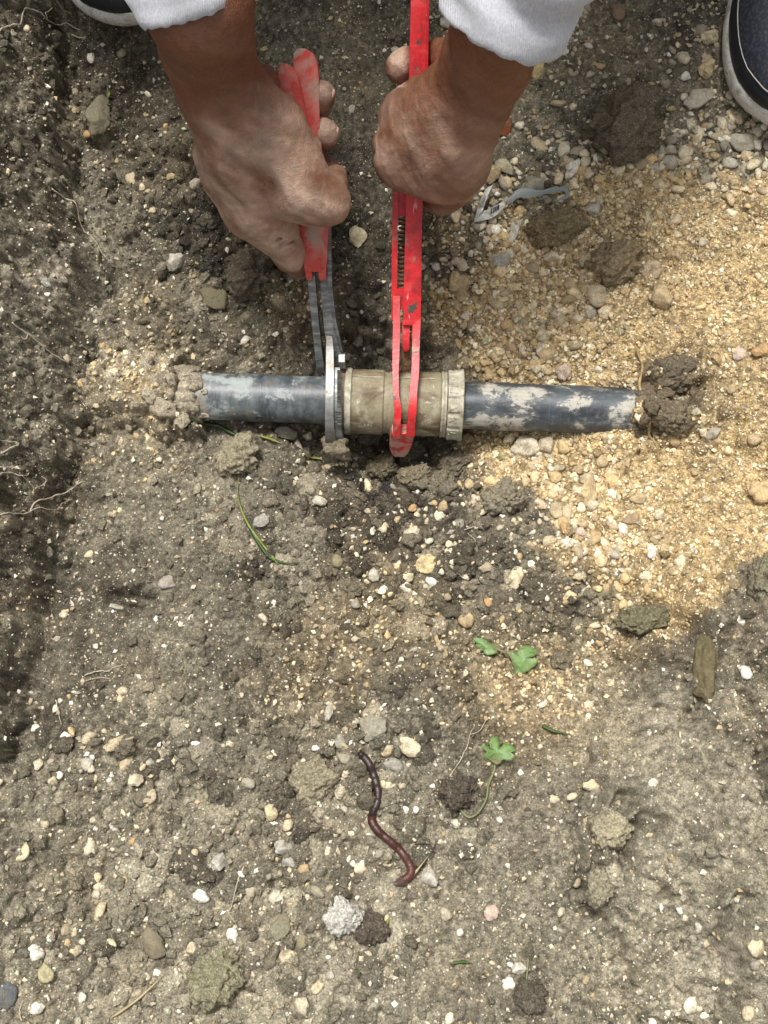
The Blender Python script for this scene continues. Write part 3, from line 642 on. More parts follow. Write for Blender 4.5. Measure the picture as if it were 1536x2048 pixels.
# ------------------------------------------------------------------ pipe and coupling
def worn(name, base, layers, rough=0.6, bumpk=0.4, bscale=300, spec=0.3, metallic=0.0, coord='Object'):
    """layers: (colour, noise scale xyz, lo, hi, detail, distortion)"""
    m, nt, b = new_mat(name); n = N(nt); co = n.coord(coord)
    c = n.mix(0.0, base, base); f = n.noise(n.mapped(co, (bscale,) * 3), 1, 3, 0.6)
    c = n.mix(1.0, c, n.ramp(f, [(0.3, 0.82), (0.7, 1.16)]), 'MULTIPLY')
    for (lc, sc, lo, hi, det, dist) in layers:
        q = n.noise(n.mapped(co, sc), 1, det, 0.65, dist)
        c = n.mix(n.ramp(q, [(lo, 0.0), (hi, 1.0)]), c, lc)
    n.link(c, b.inputs['Base Color']); b.inputs['Roughness'].default_value = rough
    b.inputs['Specular IOR Level'].default_value = spec; b.inputs['Metallic'].default_value = metallic
    n.bump(f, b, bumpk, 0.0008); return m
def pipe_mat(name, film, filmsc, patch, psc, lo, mud, end):
    m, nt, b = new_mat(name); n = N(nt); co = n.coord()
    a = n.noise(n.mapped(co, filmsc), 1, 7, .72, .2); c = n.mix(n.ramp(a, [(.36, 0), (.72, 1)]), (.020, .024, .030), film)
    sc = n.noise(n.mapped(co, (420, 24, 24)), 1, 4, .7); c = n.mix(n.ramp(sc, [(.56, 0), (.70, .55)]), c, film)
    cl = n.noise(n.mapped(co, (15, 22, 22)), 1, 2, .5); p = n.noise(n.mapped(co, psc), 1, 9, .74, .25)
    q = n.math('ADD', n.math('MULTIPLY', p, .72), n.math('MULTIPLY', cl, .28))
    c = n.mix(n.ramp(q, [(lo - .06, 0), (lo - .012, .16), (lo + .012, .72), (lo + .09, 1)]), c, patch)
    fs = n.noise(n.mapped(co, (150, 330, 330)), 1, 6, .75); c = n.mix(n.ramp(fs, [(.60, 0), (.76, .5)]), c, patch); c = n.mix(n.ramp(n.noise(n.mapped(co, (60, 380, 380)), 1, 5, .7), [(.58, 0), (.68, .7)]), c, (.03, .036, .043))
    d = n.noise(n.mapped(co, (34, 40, 40)), 1, 8, .7, .2); c = n.mix(n.ramp(d, [(mud, 0), (mud + .07, .9)]), c, (.20, .155, .095))
    sx_ = n.add('ShaderNodeSeparateXYZ'); n.link(co, sx_.inputs[0]); e_ = n.noise(n.mapped(co, (70, 70, 70)), 1, 7, .75)
    g_ = n.math('ADD', n.math('MULTIPLY', sx_.outputs[0], end[0] * 16), n.math('ADD', end[1], n.math('MULTIPLY', e_, 1.3)))
    c = n.mix(n.ramp(g_, [(.62, 0), (.80, 1)]), c, n.mix(n.ramp(n.noise(co, 500, 3, .7), [(.35, 0), (.65, 1)]), end[2], tuple(k_ * .5 for k_ in end[2])))
    n.link(c, b.inputs['Base Color']); n.link(n.ramp(q, [(lo, .42), (lo + .05, .9)]), b.inputs['Roughness']); n.bump(n.math('ADD', q, n.math('MULTIPLY', sc, .2)), b, .35, .0012); return m
M_PIPE = pipe_mat('pipe_plastic_scuffed', (.165, .185, .19), (70, 30, 30), (.33, .35, .335), (55, 60, 60), .552, .60, (-1, -2.64, (.36, .31, .23)))
M_PIPE2 = pipe_mat('pipe_plastic_flaked', (.09, .105, .115), (24, 70, 70), (.47, .44, .37), (44, 62, 62), .556, .62, (1, -3.22, (.17, .13, .085)))
M_COUP = worn('coupling_plastic', (.27, .24, .155), [((.16, .115, .06), (40, 55, 55), .42, .66, 7, .4), ((.42, .39, .29), (60, 60, 60), .52, .70, 6, .5), ((.10, .062, .03), (38, 50, 50), .50, .64, 8, .3), ((.52, .49, .40), (130, 130, 130), .63, .70, 5, .2), ((.26, .22, .16), (24, 260, 260), .60, .70, 3, .2)], 0.5, 0.5, 600)
M_NUT = worn('nut_plastic', (.33, .30, .22), [((.50, .47, .38), (110, 110, 110), .46, .62, 6, .6), ((.13, .095, .05), (75, 75, 75), .54, .66, 6, .4)], 0.55, 0.6, 500)
M_NUTB = worn('nut_rusty', (.25, .17, .095), [((.33, .27, .19), (90, 90, 90), .48, .66, 5, .8), ((.10, .06, .03), (120, 120, 120), .55, .68, 5, .4)], 0.7, 0.7, 500)
PROT = Matrix.Rotation(PIPE_ANG, 4, 'Z')
def lathe(name, prof, mat, seg=72, mod=None, sharp=30):
    """profile (x along pipe, radius) in metres"""
    V = []; n = len(prof)
    th = np.linspace(0, 2 * math.pi, seg, endpoint=False)
    for i, (xx, rr_) in enumerate(prof):
        k = np.full(seg, rr_) if mod is None else np.array([rr_ + mod(i, t) for t in th])
        V.append(np.stack([np.full(seg, xx), k * np.cos(th), k * np.sin(th)], 1))
    V = np.concatenate(V); Q = []
    for i in range(n - 1):
        for j in range(seg):
            k = (j + 1) % seg; Q.append((i * seg + j, i * seg + k, (i + 1) * seg + k, (i + 1) * seg + j))
    me = mesh_np(name, V, np.array(Q), mat, True); me.set_sharp_from_angle(angle=R(sharp)); return me
def along(name, me, parent=None, loc=True):
    o = link(name, me, parent)
    if parent is None: o.matrix_world = Matrix.Translation(Vector(PO)) @ PROT
    return o
X = lambda u: (u - 797) * 0.4326e-3
def pipe_me(u0, u1, mat):
    xs = np.linspace(X(u0), X(u1), 40)
    return lathe('water_pipe', [(X(u0), 0.016)] + [(q, PIPE_R + 0.0002 * math.sin(q * 90)) for q in xs] + [(X(u1), 0.016)], mat, 64)
tag(along('water_pipe', pipe_me(215, 690, M_PIPE)), 'black water pipe with chalky smears coming out of the left bank', 'pipe')
tag(along('water_pipe', pipe_me(900, 1400, M_PIPE2)), 'black water pipe with white flaking deposits running into the ochre sand', 'pipe')
# earth crust sticking to the pipe where it leaves the ground
for (ua, ub, cl_, n_) in ((366, 424, (.34, .29, .21), 60), (1306, 1250, (.16, .125, .08), 60)):
    for k in range(n_):
        t_ = r2.random() ** 2.2; a_ = r2.uniform(-.35, math.pi + .35); w_ = (.0085 * (1 - t_) + .0016) * r2.uniform(.5, 1.1); xx = X(ua + (ub - ua) * t_)
        rr_ = PIPE_R + w_ * .12; lp_ = Matrix.Translation(Vector(PO)) @ PROT @ Vector((xx, rr_ * math.cos(a_), rr_ * math.sin(a_)))
        o = link('clod', STONE_ME['crumb', k % 8], ground); o.color = (*(np.array(cl_) * r2.uniform(.6, 1.25)), 1)
        o.matrix_world = Matrix.Translation(lp_) @ PROT @ Matrix.Rotation(a_, 4, 'X') @ Matrix.Diagonal((w_ * r2.uniform(.8, 1.4), w_ * .45, w_ * r2.uniform(.7, 1.2), 1))
coup = along('pipe_coupling', lathe('pipe_coupling', [(X(704), .0205), (X(704), .0268), (X(707), .0276), (X(762), .0281), (X(766), .0279), (X(769), .0266), (X(777), .0264), (X(781), .0274), (X(830), .0277), (X(876), .0277), (X(880), .0268), (X(880), .0205)], M_COUP))
tag(coup, 'dirty beige compression coupling joining two black pipes under the wrenches', 'pipe coupling')
along('collar', lathe('collar', [(X(690), .0205), (X(690), .0272), (X(692), .0286), (X(698), .0290), (X(703), .0284), (X(704.5), .0272), (X(704.5), .0205)], M_NUT), coup)
along('collar', lathe('collar', [(X(880.5), .0205), (X(880.5), .0277), (X(882), .0283), (X(885), .0283), (X(886), .0277), (X(888), .0283), (X(891), .0284), (X(892), .0276), (X(892), .0205)], M_NUT), coup)
rib = lambda i, t: (0.0011 if (t * 14 / 6.2832) % 1 < 0.82 else -0.0004) if 2 <= i <= 5 else 0
along('compression_nut', lathe('compression_nut', [(X(892.5), .0205), (X(892.5), .0270), (X(894), .0283), (X(898), .0286), (X(912), .0288), (X(915), .0294), (X(919), .0308), (X(922.5), .0312), (X(924), .0306), (X(924), .0228), (X(914), .0207)], M_NUT, 112, rib), coup)
along('compression_nut', lathe('compression_nut', [(X(689.5), .0205), (X(689.5), .0265), (X(684), .0279), (X(676), .0277), (X(668), .0262), (X(660), .0255), (X(655), .0248), (X(655), .0206)], M_NUTB, 112, lambda i, t: (0.0009 if (t * 14 / 6.2832) % 1 < 0.8 else -0.0006) if 2 <= i <= 5 else 0), coup)
# small raised marks between the ribs of the outer nut
bm = bmesh.new(); rm = random.Random(4)
for k in range(14):
    a = (k + .42) / 14 * 2 * math.pi
    for j_ in range(3):
        xx = X(898 + 5.5 * j_); aa = a + rm.uniform(-.07, .07)
        bmesh.ops.create_cube(bm, size=1, matrix=Matrix.Rotation(aa, 4, 'X') @ Matrix.Translation((xx, .0300, 0)) @ Matrix.Diagonal((rm.uniform(.0008, .0022), .0008, rm.uniform(.0006, .0028), 1)))
along('moulded_mark', bm_mesh('moulded_mark', bm, M_NUT), coup)['kind'] = 'stuff'
# moulding seam on the body
bm = bmesh.new()
for (u0, u1, rr_) in ((706, 764, .0279), (782, 875, .0276)):
    a = R(62); r0 = rr_ + .0003
    vs = [bm.verts.new((X(uu), (r0 + dr) * math.cos(a + da), (r0 + dr) * math.sin(a + da))) for uu in (u0, u1) for da in (-.012, .012) for dr in (-.001, .0004)]
    bmesh.ops.convex_hull(bm, input=vs)
along('mould_seam', bm_mesh('mould_seam', bm, M_NUT), coup)

# ------------------------------------------------------------------ wrenches (built along the line of each tool in space)
def ribbon(name, st, thick, mat, bevel=0.0012, parent=None, crown=0.0, sides=None):
    """bar whose upper face passes through stations (uL, uR, v, z mm); thick in metres, may vary per station"""
    L = np.array([W(s[0], s[2], s[3]) for s in st]); Rr = np.array([W(s[1], s[2], s[3]) for s in st])
    C = (L + Rr) / 2; T = np.gradient(C, axis=0); T /= np.linalg.norm(T, axis=1)[:, None]
    lat = Rr - L; lat /= np.linalg.norm(lat, axis=1)[:, None]
    Nn = np.cross(lat, T); Nn *= np.where(Nn[:, 2:3] < 0, -1, 1) if True else 1
    Nn /= np.linalg.norm(Nn, axis=1)[:, None]
    for i in range(1, len(Nn)):
        if Nn[i] @ Nn[i - 1] < 0: Nn[i] *= -1
    th = np.full(len(st), thick) if np.isscalar(thick) else np.asarray(thick, float)
    bm = bmesh.new(); rings = []
    for i in range(len(st)):
        l, r_, n_, t_ = L[i], Rr[i], Nn[i], th[i]
        pts = [l, (l + r_) / 2 + n_ * crown, r_, r_ - n_ * t_, l - n_ * t_] if crown else [l, r_, r_ - n_ * t_, l - n_ * t_]
        rings.append([bm.verts.new(p) for p in pts])
    k = len(rings[0])
    for a, b in zip(rings[:-1], rings[1:]):
        for j in range(k): bm.faces.new((a[j], a[(j + 1) % k], b[(j + 1) % k], b[j]))
    bm.faces.new(rings[0]); bm.faces.new(rings[-1][::-1])
    if bevel:
        es = [e for e in bm.edges if len(e.link_faces) == 2 and e.calc_face_angle(0) > 0.6]
        bmesh.ops.bevel(bm, geom=es, offset=bevel, segments=3, affect='EDGES', profile=0.5, clamp_overlap=True)
    bmesh.ops.recalc_face_normals(bm, faces=bm.faces[:])
    me = bpy.data.meshes.new(name); bm.to_mesh(me); bm.free(); me.materials.append(mat)
    for p in me.polygons: p.use_smooth = True
    me.set_sharp_from_angle(angle=R(40))
    return part_w(name, me, parent) if parent is not None else link(name, me)
M_RED = worn('red_paint', (.52, .012, .016), [((.66, .07, .065), (20, 90, 90), .50, .75, 6, .3), ((.26, .008, .010), (70, 70, 70), .50, .68, 6, .3), ((.66, .30, .27), (260, 40, 40), .64, .69, 5, .2), ((.060, .052, .045), (85, 85, 85), .615, .63, 5, .25), ((.28, .19, .13), (42, 42, 42), .575, .70, 8, .4)], 0.38, 0.3, 420, 0.5)
M_REDD = worn('dusty_red_grip', (.50, .065, .05), [((.50, .20, .165), (50, 50, 50), .44, .66, 7, .4), ((.34, .28, .21), (48, 48, 48), .52, .64, 8, .5), ((.30, .022, .018), (80, 80, 80), .62, .74, 4, .5)], 0.75, 0.4, 700)
M_REDT = worn('red_paint_muddy', (.54, .03, .03), [((.38, .26, .20), (90, 90, 90), .42, .58, 5, .8), ((.13, .09, .06), (110, 110, 110), .52, .62, 5, .6)], 0.7, 0.6, 600)
M_STEEL = worn('worn_steel', (.105, .105, .10), [((.27, .27, .255), (60, 220, 220), .46, .66, 5, .4), ((.10, .09, .07), (80, 80, 80), .58, .72, 5, .6)], 0.42, 0.3, 600, 0.5, 0.55)
M_STEELB = worn('bright_steel', (.235, .235, .225), [((.15, .14, .125), (60, 90, 90), .46, .62, 7, .4), ((.17, .13, .085), (70, 70, 70), .56, .66, 7, .4)], 0.4, 0.3, 600, 0.5, 0.5)
M_RUST = worn('rusty_iron', (.13, .075, .04), [((.26, .14, .07), (120, 120, 120), .45, .62, 5, .6), ((.05, .035, .025), (150, 150, 150), .56, .68, 4, .3)], 0.8, 0.8, 700)
M_MUD = soil_like('mud', 'object', 0.9, 0.3)

wr = root('pipe_wrench', W(816, 640, 40), 'bright red pipe wrench with a forked hook jaw gripping the middle of the coupling', 'pipe wrench')
ribbon('handle', [(822, 857, -95, 205), (822, 858, -10, 192), (820, 857, 80, 172), (818, 856, 165, 154), (815, 852, 270, 131), (812, 846, 378, 107), (811, 844, 450, 90), (809, 843, 520, 75), (807, 842, 600, 57), (806, 841, 650, 46)], 0.020, M_RED, 0.0022, wr, crown=0.0012)
ribbon('handle_ridge', [(846, 854, -90, 205.5), (846, 854, -10, 192.6), (845, 853, 80, 172.7), (844, 851, 165, 154.6), (841, 848, 270, 131.7), (836, 842, 378, 107.7), (835, 840, 450, 90.7), (835, 840, 520, 75.6), (835, 839.5, 560, 66.6)], 0.004, M_RED, 0.0007, wr)
ribbon('housing_wall', [(786, 796.5, 383, 98), (785, 796, 430, 87), (784, 795, 500, 71), (783, 794, 575, 55), (783, 792, 640, 42)], 0.024, M_RED, 0.001, wr)
ribbon('housing_block', [(788, 814, 385, 96), (788, 813, 410, 90), (788, 812, 433, 85)], 0.018, M_RED, 0.001, wr)
ribbon('housing_block', [(790, 810, 577, 55), (791, 809, 600, 50), (793, 807, 618, 46)], 0.018, M_RED, 0.001, wr)
pts = []; c0, c1 = W(806.5, 425, 80), W(804, 590, 44); ax = (c1 - c0) / np.linalg.norm(c1 - c0); e1 = np.array([1.0, 0, 0]); e2 = np.cross(ax, e1)
for t in np.linspace(0, 1, 19 * 12):
    a = t * 19 * 2 * math.pi; pts.append(c0 + (c1 - c0) * t + 0.0034 * (math.cos(a) * e1 + math.sin(a) * e2))
V, F = tube(pts, 0.00085, 6); part_w('spring', mesh_np('spring', V, F, M_RUST), wr)
ribbon('fork_arm', [(786, 800, 592, 54), (786, 800, 650, 47), (785, 799, 700, 43), (785, 797, 745, 41), (786, 798, 790, 40), (789, 803, 820, 37.5), (787, 801, 850, 30), (785, 800, 874, 18)], 0.0095, M_RED, 0.001, wr)
ribbon('fork_arm', [(828, 842, 600, 54), (825, 841, 650, 47), (824, 839, 700, 43), (823, 838, 745, 41), (819, 834, 790, 40), (817, 833, 820, 37.5), (815, 830, 850, 30), (812, 829, 874, 18)], 0.0095, M_RED, 0.001, wr)
ribbon('fork_tip', [(784, 829, 868, 20), (780, 826, 882, 10), (779, 821, 896, 0), (784, 815, 908, -8), (790, 808, 914, -13)], [.010, .012, .013, .012, .008], M_REDT, 0.0022, wr)
ribbon('tongue', [(804.5, 820, 640, 44), (805, 819, 680, 39), (805.5, 818, 696, 36), (808, 816, 703, 33)], 0.011, M_RED, 0.0014, wr)
ribbon('lower_jaw', [(801, 823, 700, 24), (802, 822, 725, 21), (802, 822, 744, 14), (803, 821, 756, 2)], 0.012, M_RUST, 0.0008, wr)

pl = root('pliers', W(640, 560, 55), 'water pump pliers with dusty red grips and grey steel jaws holding the nut', 'pliers')
ribbon('grip', [(563, 574, 127, 166), (557, 588, 137, 164), (556, 594, 152, 161), (559, 600, 175, 156), (566, 608, 210, 147), (580, 618, 260, 134), (590, 630, 310, 122), (596, 645, 370, 108), (597, 655, 420, 95), (598, 657, 455, 87), (603, 655, 500, 77), (610, 652, 543, 67)], 0.018, M_REDD, 0.0035, pl, crown=0.0025)
ribbon('grip_tab', [(610, 624, 541, 67), (612.5, 624, 556, 63.5), (615, 622, 560, 62)], 0.014, M_REDD, 0.0014, pl)
ribbon('grip_tab', [(636, 652, 541, 67), (638, 652, 556, 63.5), (640, 650, 560, 62)], 0.014, M_REDD, 0.0014, pl)
ribbon('grip', [(594, 611, 97, 163), (587, 626, 107, 161), (587, 634, 125, 157), (590, 637, 150, 152), (600, 638, 200, 142), (612, 640, 260, 129), (624, 645, 320, 115), (630, 650, 345, 109), (640, 655, 400, 97), (646, 658, 440, 88), (650, 660, 458, 84)], 0.018, M_REDD, 0.0035, pl, crown=0.0015)
ribbon('handle_bar', [(615, 629, 535, 60), (617, 632, 580, 54), (624, 638, 650, 40), (630, 645, 710, 22), (634, 650, 746, 4)], 0.014, M_STEEL, 0.0012, pl)
ribbon('handle_bar', [(639, 657, 535, 58), (643, 660, 600, 47), (649, 668, 660, 36), (655, 684, 715, 25), (663, 690, 742, 14), (667, 684, 752, 4)], 0.013, M_STEEL, 0.0012, pl)
ribbon('tension_strip', [(651, 661, 446, 82), (654, 663, 520, 64), (656, 664, 570, 53), (662, 672, 640, 38), (672, 686, 705, 22)], 0.012, M_STEEL, 0.0008, pl)
ribbon('upper_jaw', [(653, 664, 672, 36), (652, 667, 700, 38), (652, 667.5, 745, 39), (651, 667, 790, 38), (650, 667, 830, 33), (650, 668, 858, 24), (650, 672, 884, 8)], 0.011, M_STEELB, 0.001, pl)
jaw = ribbon('toothed_jaw', [(667.5, 680, 735, 33), (667.5, 679, 790, 33.5), (668, 680, 830, 29), (669, 682, 858, 20), (670, 688, 884, 6)], 0.008, M_STEEL, 0.0008, pl)
bm = bmesh.new()
for i in range(22):
    v = 742 + i * 5.0; z = 34.5 - max(0, v - 790) ** 2 * 0.0029
    c = W(678.5, v, z); bmesh.ops.create_cube(bm, size=1, matrix=Matrix.Translation(Vector(c)) @ Matrix.Rotation(R(45), 4, 'X') @ Matrix.Diagonal((.0035, .0014, .0014, 1)))
part_w('tooth', bm_mesh('tooth', bm, M_STEEL), jaw)['kind'] = 'stuff'
bm = bmesh.new(); bmesh.ops.create_cone(bm, segments=6, radius1=.0072, radius2=.0072, depth=.006, cap_ends=True, matrix=Matrix.Translation(Vector(W(684, 722, 26))) @ Matrix.Rotation(R(90), 4, 'Y'))
part_w('pivot_bolt', bm_mesh('pivot_bolt', bm, M_STEELB, bevel=0.0007), pl)
v0, f0 = lump(4, .3, 71, 2.2); v0 = clod_noise(v0, 9, .06)
mud = part_w('mud_cake', mesh_np('mud_cake', v0 * [.0125, .0095, .012] + W(669, 898, 2), f0, M_MUD), pl); mud.color = (.17, .14, .095, 1)

# ------------------------------------------------------------------ bodies from distance fields
class Field:
    def __init__(s, lo, hi, vs):
        s.lo = np.asarray(lo, float); s.vs = vs; s.n = np.ceil((np.asarray(hi) - s.lo) / vs).astype(int) + 1
        s.d = np.full(s.n, 0.06, np.float32)
    def _sub(s, lo, hi):
        a = np.clip(np.floor((lo - s.lo) / s.vs).astype(int), 0, s.n); b = np.clip(np.ceil((hi - s.lo) / s.vs).astype(int) + 1, 0, s.n)
        sl = tuple(slice(i, j) for i, j in zip(a, b))
        g = [(s.lo[i] + s.vs * np.arange(a[i], b[i])).astype(np.float32) for i in range(3)]
        return sl, g
    def cone(s, a, b, r1, r2, k=0.01, op='+', squash=None):
        """round cone a-b; k = blend; squash=(axis vector, factor) flattens along that axis"""
        a = np.asarray(a, float); b = np.asarray(b, float); m = max(r1, r2) * 1.3 + k + 0.012
        sl, g = s._sub(np.minimum(a, b) - m, np.maximum(a, b) + m)
        if any(len(q) == 0 for q in g): return
        px, py, pz = np.meshgrid(*g, indexing='ij', sparse=True)
        ab = b - a; L2 = max(ab @ ab, 1e-12)
        qx, qy, qz = px - a[0], py - a[1], pz - a[2]
        t = np.clip((qx * ab[0] + qy * ab[1] + qz * ab[2]) / L2, 0, 1)
        dx, dy, dz = qx - t * ab[0], qy - t * ab[1], qz - t * ab[2]
        if squash is not None:
            w, f = squash; w = np.asarray(w, float); w = w / np.linalg.norm(w)
            c = (dx * w[0] + dy * w[1] + dz * w[2]) * (1 / f - 1)
            dx, dy, dz = dx + c * w[0], dy + c * w[1], dz + c * w[2]
        d = np.sqrt(dx * dx + dy * dy + dz * dz) - (r1 + (r2 - r1) * t)
        o = s.d[sl]
        if op == '+':
            h = np.maximum(k - np.abs(o - d), 0) / k; s.d[sl] = np.minimum(o, d) - h * h * k * 0.25
        else:
            h = np.maximum(k - np.abs(o + d), 0) / k; s.d[sl] = np.maximum(o, -d) + h * h * k * 0.25
    def chain(s, pts, rs, k=0.01, op='+', squash=None):
        for i in range(len(pts) - 1): s.cone(pts[i], pts[i + 1], rs[i], rs[i + 1], k, op, squash)
    def mesh(s):
        g = openvdb.FloatGrid(1.0); g.copyFromArray(np.ascontiguousarray(s.d))
        p, t, q = g.convertToPolygons(isovalue=0.0, adaptivity=0.0)
        return np.asarray(p) * s.vs + s.lo, [np.asarray(f)[:, ::-1] for f in (t, q)]
def up(u, v, z, hw):
    """(point, radius) of a limb station: photo pixel, height in mm, half width in photo pixels"""
    p = W(u, v, z); return p, mm(p, hw)
def limb(F, st, k=0.012, op='+', squash=None):
    P, Q = zip(*[up(*q) for q in st]); F.chain(P, Q, k, op, squash)

# hand on the pliers
HL = Field((-.26, .04, .03), (.02, .42, .36), 0.0016)
EL = (-.165, .335, .455)
wp, wrr = up(432, 150, 216, 76)
HL.cone(EL, up(398, 10, 292, 92)[0], .037, .0325, .02)
limb(HL, [(398, 10, 292, 92), (414, 90, 246, 82), (440, 185, 206, 72)], .02)
limb(HL, [(440, 185, 206, 70), (478, 300, 166, 68), (520, 395, 138, 50)], .02)          # back of the hand to the index knuckle
limb(HL, [(478, 200, 200, 58), (545, 262, 182, 56), (596, 350, 160, 46), (612, 392, 150, 44)], .022)   # ball of the thumb
limb(HL, [(600, 385, 152, 50), (650, 402, 140, 40), (655, 405, 132, 38)], .014)           # thumb to its bent joint
limb(HL, [(655, 404, 134, 38), (668, 372, 118, 25), (672, 352, 104, 20)], .006)           # tip folded behind the grip
limb(HL, [(455, 330, 140, 60), (500, 420, 118, 46), (520, 440, 105, 40)], .016)            # knuckles below
limb(HL, [(515, 420, 122, 50), (552, 466, 98, 38), (580, 508, 72, 27), (594, 528, 54, 22)], .012)  # index along the grip
limb(HL, [(594, 528, 54, 22), (626, 506, 42, 20)], .006)
limb(HL, [(440, 300, 148, 52), (520, 280, 104, 28), (600, 276, 92, 29), (640, 272, 102, 31), (648, 268, 118, 31)], .007)  # fingers curl under, tips show beyond
limb(HL, [(440, 240, 170, 50), (510, 218, 122, 28), (590, 206, 108, 28), (634, 198, 118, 30), (641, 193, 134, 30)], .007)
limb(HL, [(470, 190, 190, 50), (520, 165, 168, 30), (534, 172, 158, 27)], .010)              # heel of the palm
limb(HL, [(452, 360, 130, 44), (530, 340, 96, 26), (610, 335, 86, 23), (660, 335, 92, 20)], .007)
limb(HL, [(566, 437, 158, 5), (600, 446, 150, 5)], .006, '-')                                # crease under the thumb
limb(HL, [(636, 345, 186, 4), (654, 350, 176, 5), (660, 372, 172, 3)], .008, '-')
for (a, b) in (((538, 452, 122, 3.5), (560, 436, 118, 3)), ((556, 478, 110, 3.5), (582, 462, 104, 3)), ((566, 490, 104, 3), (592, 476, 98, 3)), ((664, 398, 176, 3), (688, 388, 160, 3)), ((660, 412, 178, 3), (690, 404, 160, 3)), ((770, 0, 0, 1), (771, 0, 0, 1))): limb(HL, [a, b], .005, '-')
limb(HL, [(430, 200, 222, 10), (470, 290, 186, 9), (505, 380, 156, 8)], .012)                # tendon
limb(HL, [(395, 60, 288, 6), (420, 130, 252, 6), (405, 180, 226, 6)], .009)                 # vein
# hand on the red wrench
HR = Field((-.02, .06, .02), (.24, .42, .36), 0.0016)
ER = (.155, .335, .47)
HR.cone(ER, up(1012, 20, 292, 88)[0], .037, .031, .02)
limb(HR, [(1012, 20, 292, 88), (974, 120, 246, 78), (935, 205, 204, 74)], .02)
limb(HR, [(935, 205, 204, 72), (900, 285, 172, 72), (880, 335, 150, 62)], .02)
limb(HR, [(880, 205, 196, 60), (838, 245, 172, 56), (806, 300, 150, 46), (800, 322, 142, 44)], .018)
limb(HR, [(845, 200, 182, 36), (806, 222, 162, 32), (790, 250, 140, 28)], .014)
limb(HR, [(905, 335, 152, 60), (862, 340, 138, 52)], .016)
for (a, b, c) in (((800, 228, 160, 30), (785, 238, 128, 26), (810, 250, 104, 23)), ((790, 272, 152, 32), (776, 288, 118, 27), (806, 296, 92, 23)), ((792, 318, 140, 33), (780, 332, 108, 27), (812, 336, 82, 23)), ((815, 345, 128, 32), (806, 352, 100, 26), (830, 352, 76, 22))):
    limb(HR, [a, b, c], .006)
limb(HR, [(806, 340, 134, 32), (845, 352, 132, 24)], .012)
limb(HR, [(925, 320, 150, 50), (902, 368, 112, 42), (884, 388, 88, 34), (858, 380, 72, 26)], .012)   # little finger side
limb(HR, [(910, 170, 206, 44), (896, 118, 172, 26), (880, 108, 152, 24), (830, 128, 138, 27), (806, 134, 140, 27), (800, 134, 142, 25)], .010)  # thumb round the handle
for (a, b) in (((768, 262, 158, 4), (806, 256, 176, 2)), ((760, 306, 148, 4), (800, 304, 168, 2)), ((790, 344, 140, 4), (818, 330, 158, 2))): limb(HR, [a, b], .008, '-')
for s in ([(930, 195, 225, 8), (880, 250, 198, 8), (815, 290, 168, 7)], [(945, 225, 220, 8), (905, 300, 192, 7), (860, 345, 164, 6)]): limb(HR, s, .012)
limb(HR, [(985, 60, 285, 6), (940, 150, 246, 6), (915, 190, 230, 5)], .009)

def skin_cols(V):
    u, v, _ = pix(V); x, y, z = V.T
    left = u < 730
    d = np.where(left, smooth(150, 330, v + 0.35 * (u - 470)), smooth(150, 330, v - 0.30 * (u - 880)) * 0.62)
    d = np.maximum(d, np.where(left, smooth(40, 12, np.abs(u - 655)) * (v < 320) * (v > 150), smooth(26, 6, np.abs(u - 795)) * (v < 175)))
    nn = fbm(x * 1.0 + z, y + z * 0.6, 0.02, 4, 61)
    d = np.clip(d * (0.78 + 1.1 * nn) + 0.10 * np.clip(nn * 2, 0, 1), 0, 1)[:, None]
    base = np.array([0.160, 0.062, 0.030]) * (1 + 0.35 * fbm(x + z, y, 0.03, 3, 62))[:, None]
    dust = np.array([0.42, 0.28, 0.205]) * (1 + 0.30 * fbm(x - z, y + z, 0.008, 3, 63))[:, None]
    c = base * (1 - d) + dust * d
    grime = np.clip(fbm(x + z, y - z, 0.012, 4, 64) * 2.2 - 0.35, 0, 1)[:, None] * np.clip(d * 1.3, 0, 1)
    return np.clip(c * (1 - 0.4 * grime) + np.array([.10, .08, .06]) * 0.4 * grime, .02, .7)
m, nt, b = new_mat('skin'); n = N(nt); M_SKIN = m
at = n.add('ShaderNodeAttribute'); at.attribute_name = 'Col'; co = n.coord()
fine = n.noise(co, 900, 3, 0.7); pore = n.voro(co, 1300); mid = n.noise(n.mapped(co, (1, 1, 1)), 160, 5, 0.65, .3)
n.link(n.mix(1.0, n.mix(1.0, at.outputs['Color'], n.ramp(fine, [(.3, .84), (.7, 1.16)]), 'MULTIPLY'), n.ramp(mid, [(.3, .84), (.7, 1.14)]), 'MULTIPLY'), b.inputs['Base Color'])
b.inputs['Roughness'].default_value = 0.46; b.inputs['Specular IOR Level'].default_value = 0.42
b.inputs['Subsurface Weight'].default_value = 0.12; b.inputs['Subsurface Radius'].default_value = (.006, .002, .001); b.inputs['Subsurface Scale'].default_value = 0.6
wr1 = n.voro(n.mapped(co, (1, 1, 1), (.3, .5, .2)), 420, 'DISTANCE_TO_EDGE')
n.bump(n.math('ADD', n.math('ADD', n.math('MULTIPLY', pore, .35), n.math('MULTIPLY', mid, 1.2)), n.math('MULTIPLY', n.ramp(wr1, [(0, 0), (.16, 1)]), .35)), b, 0.42, 0.0016)

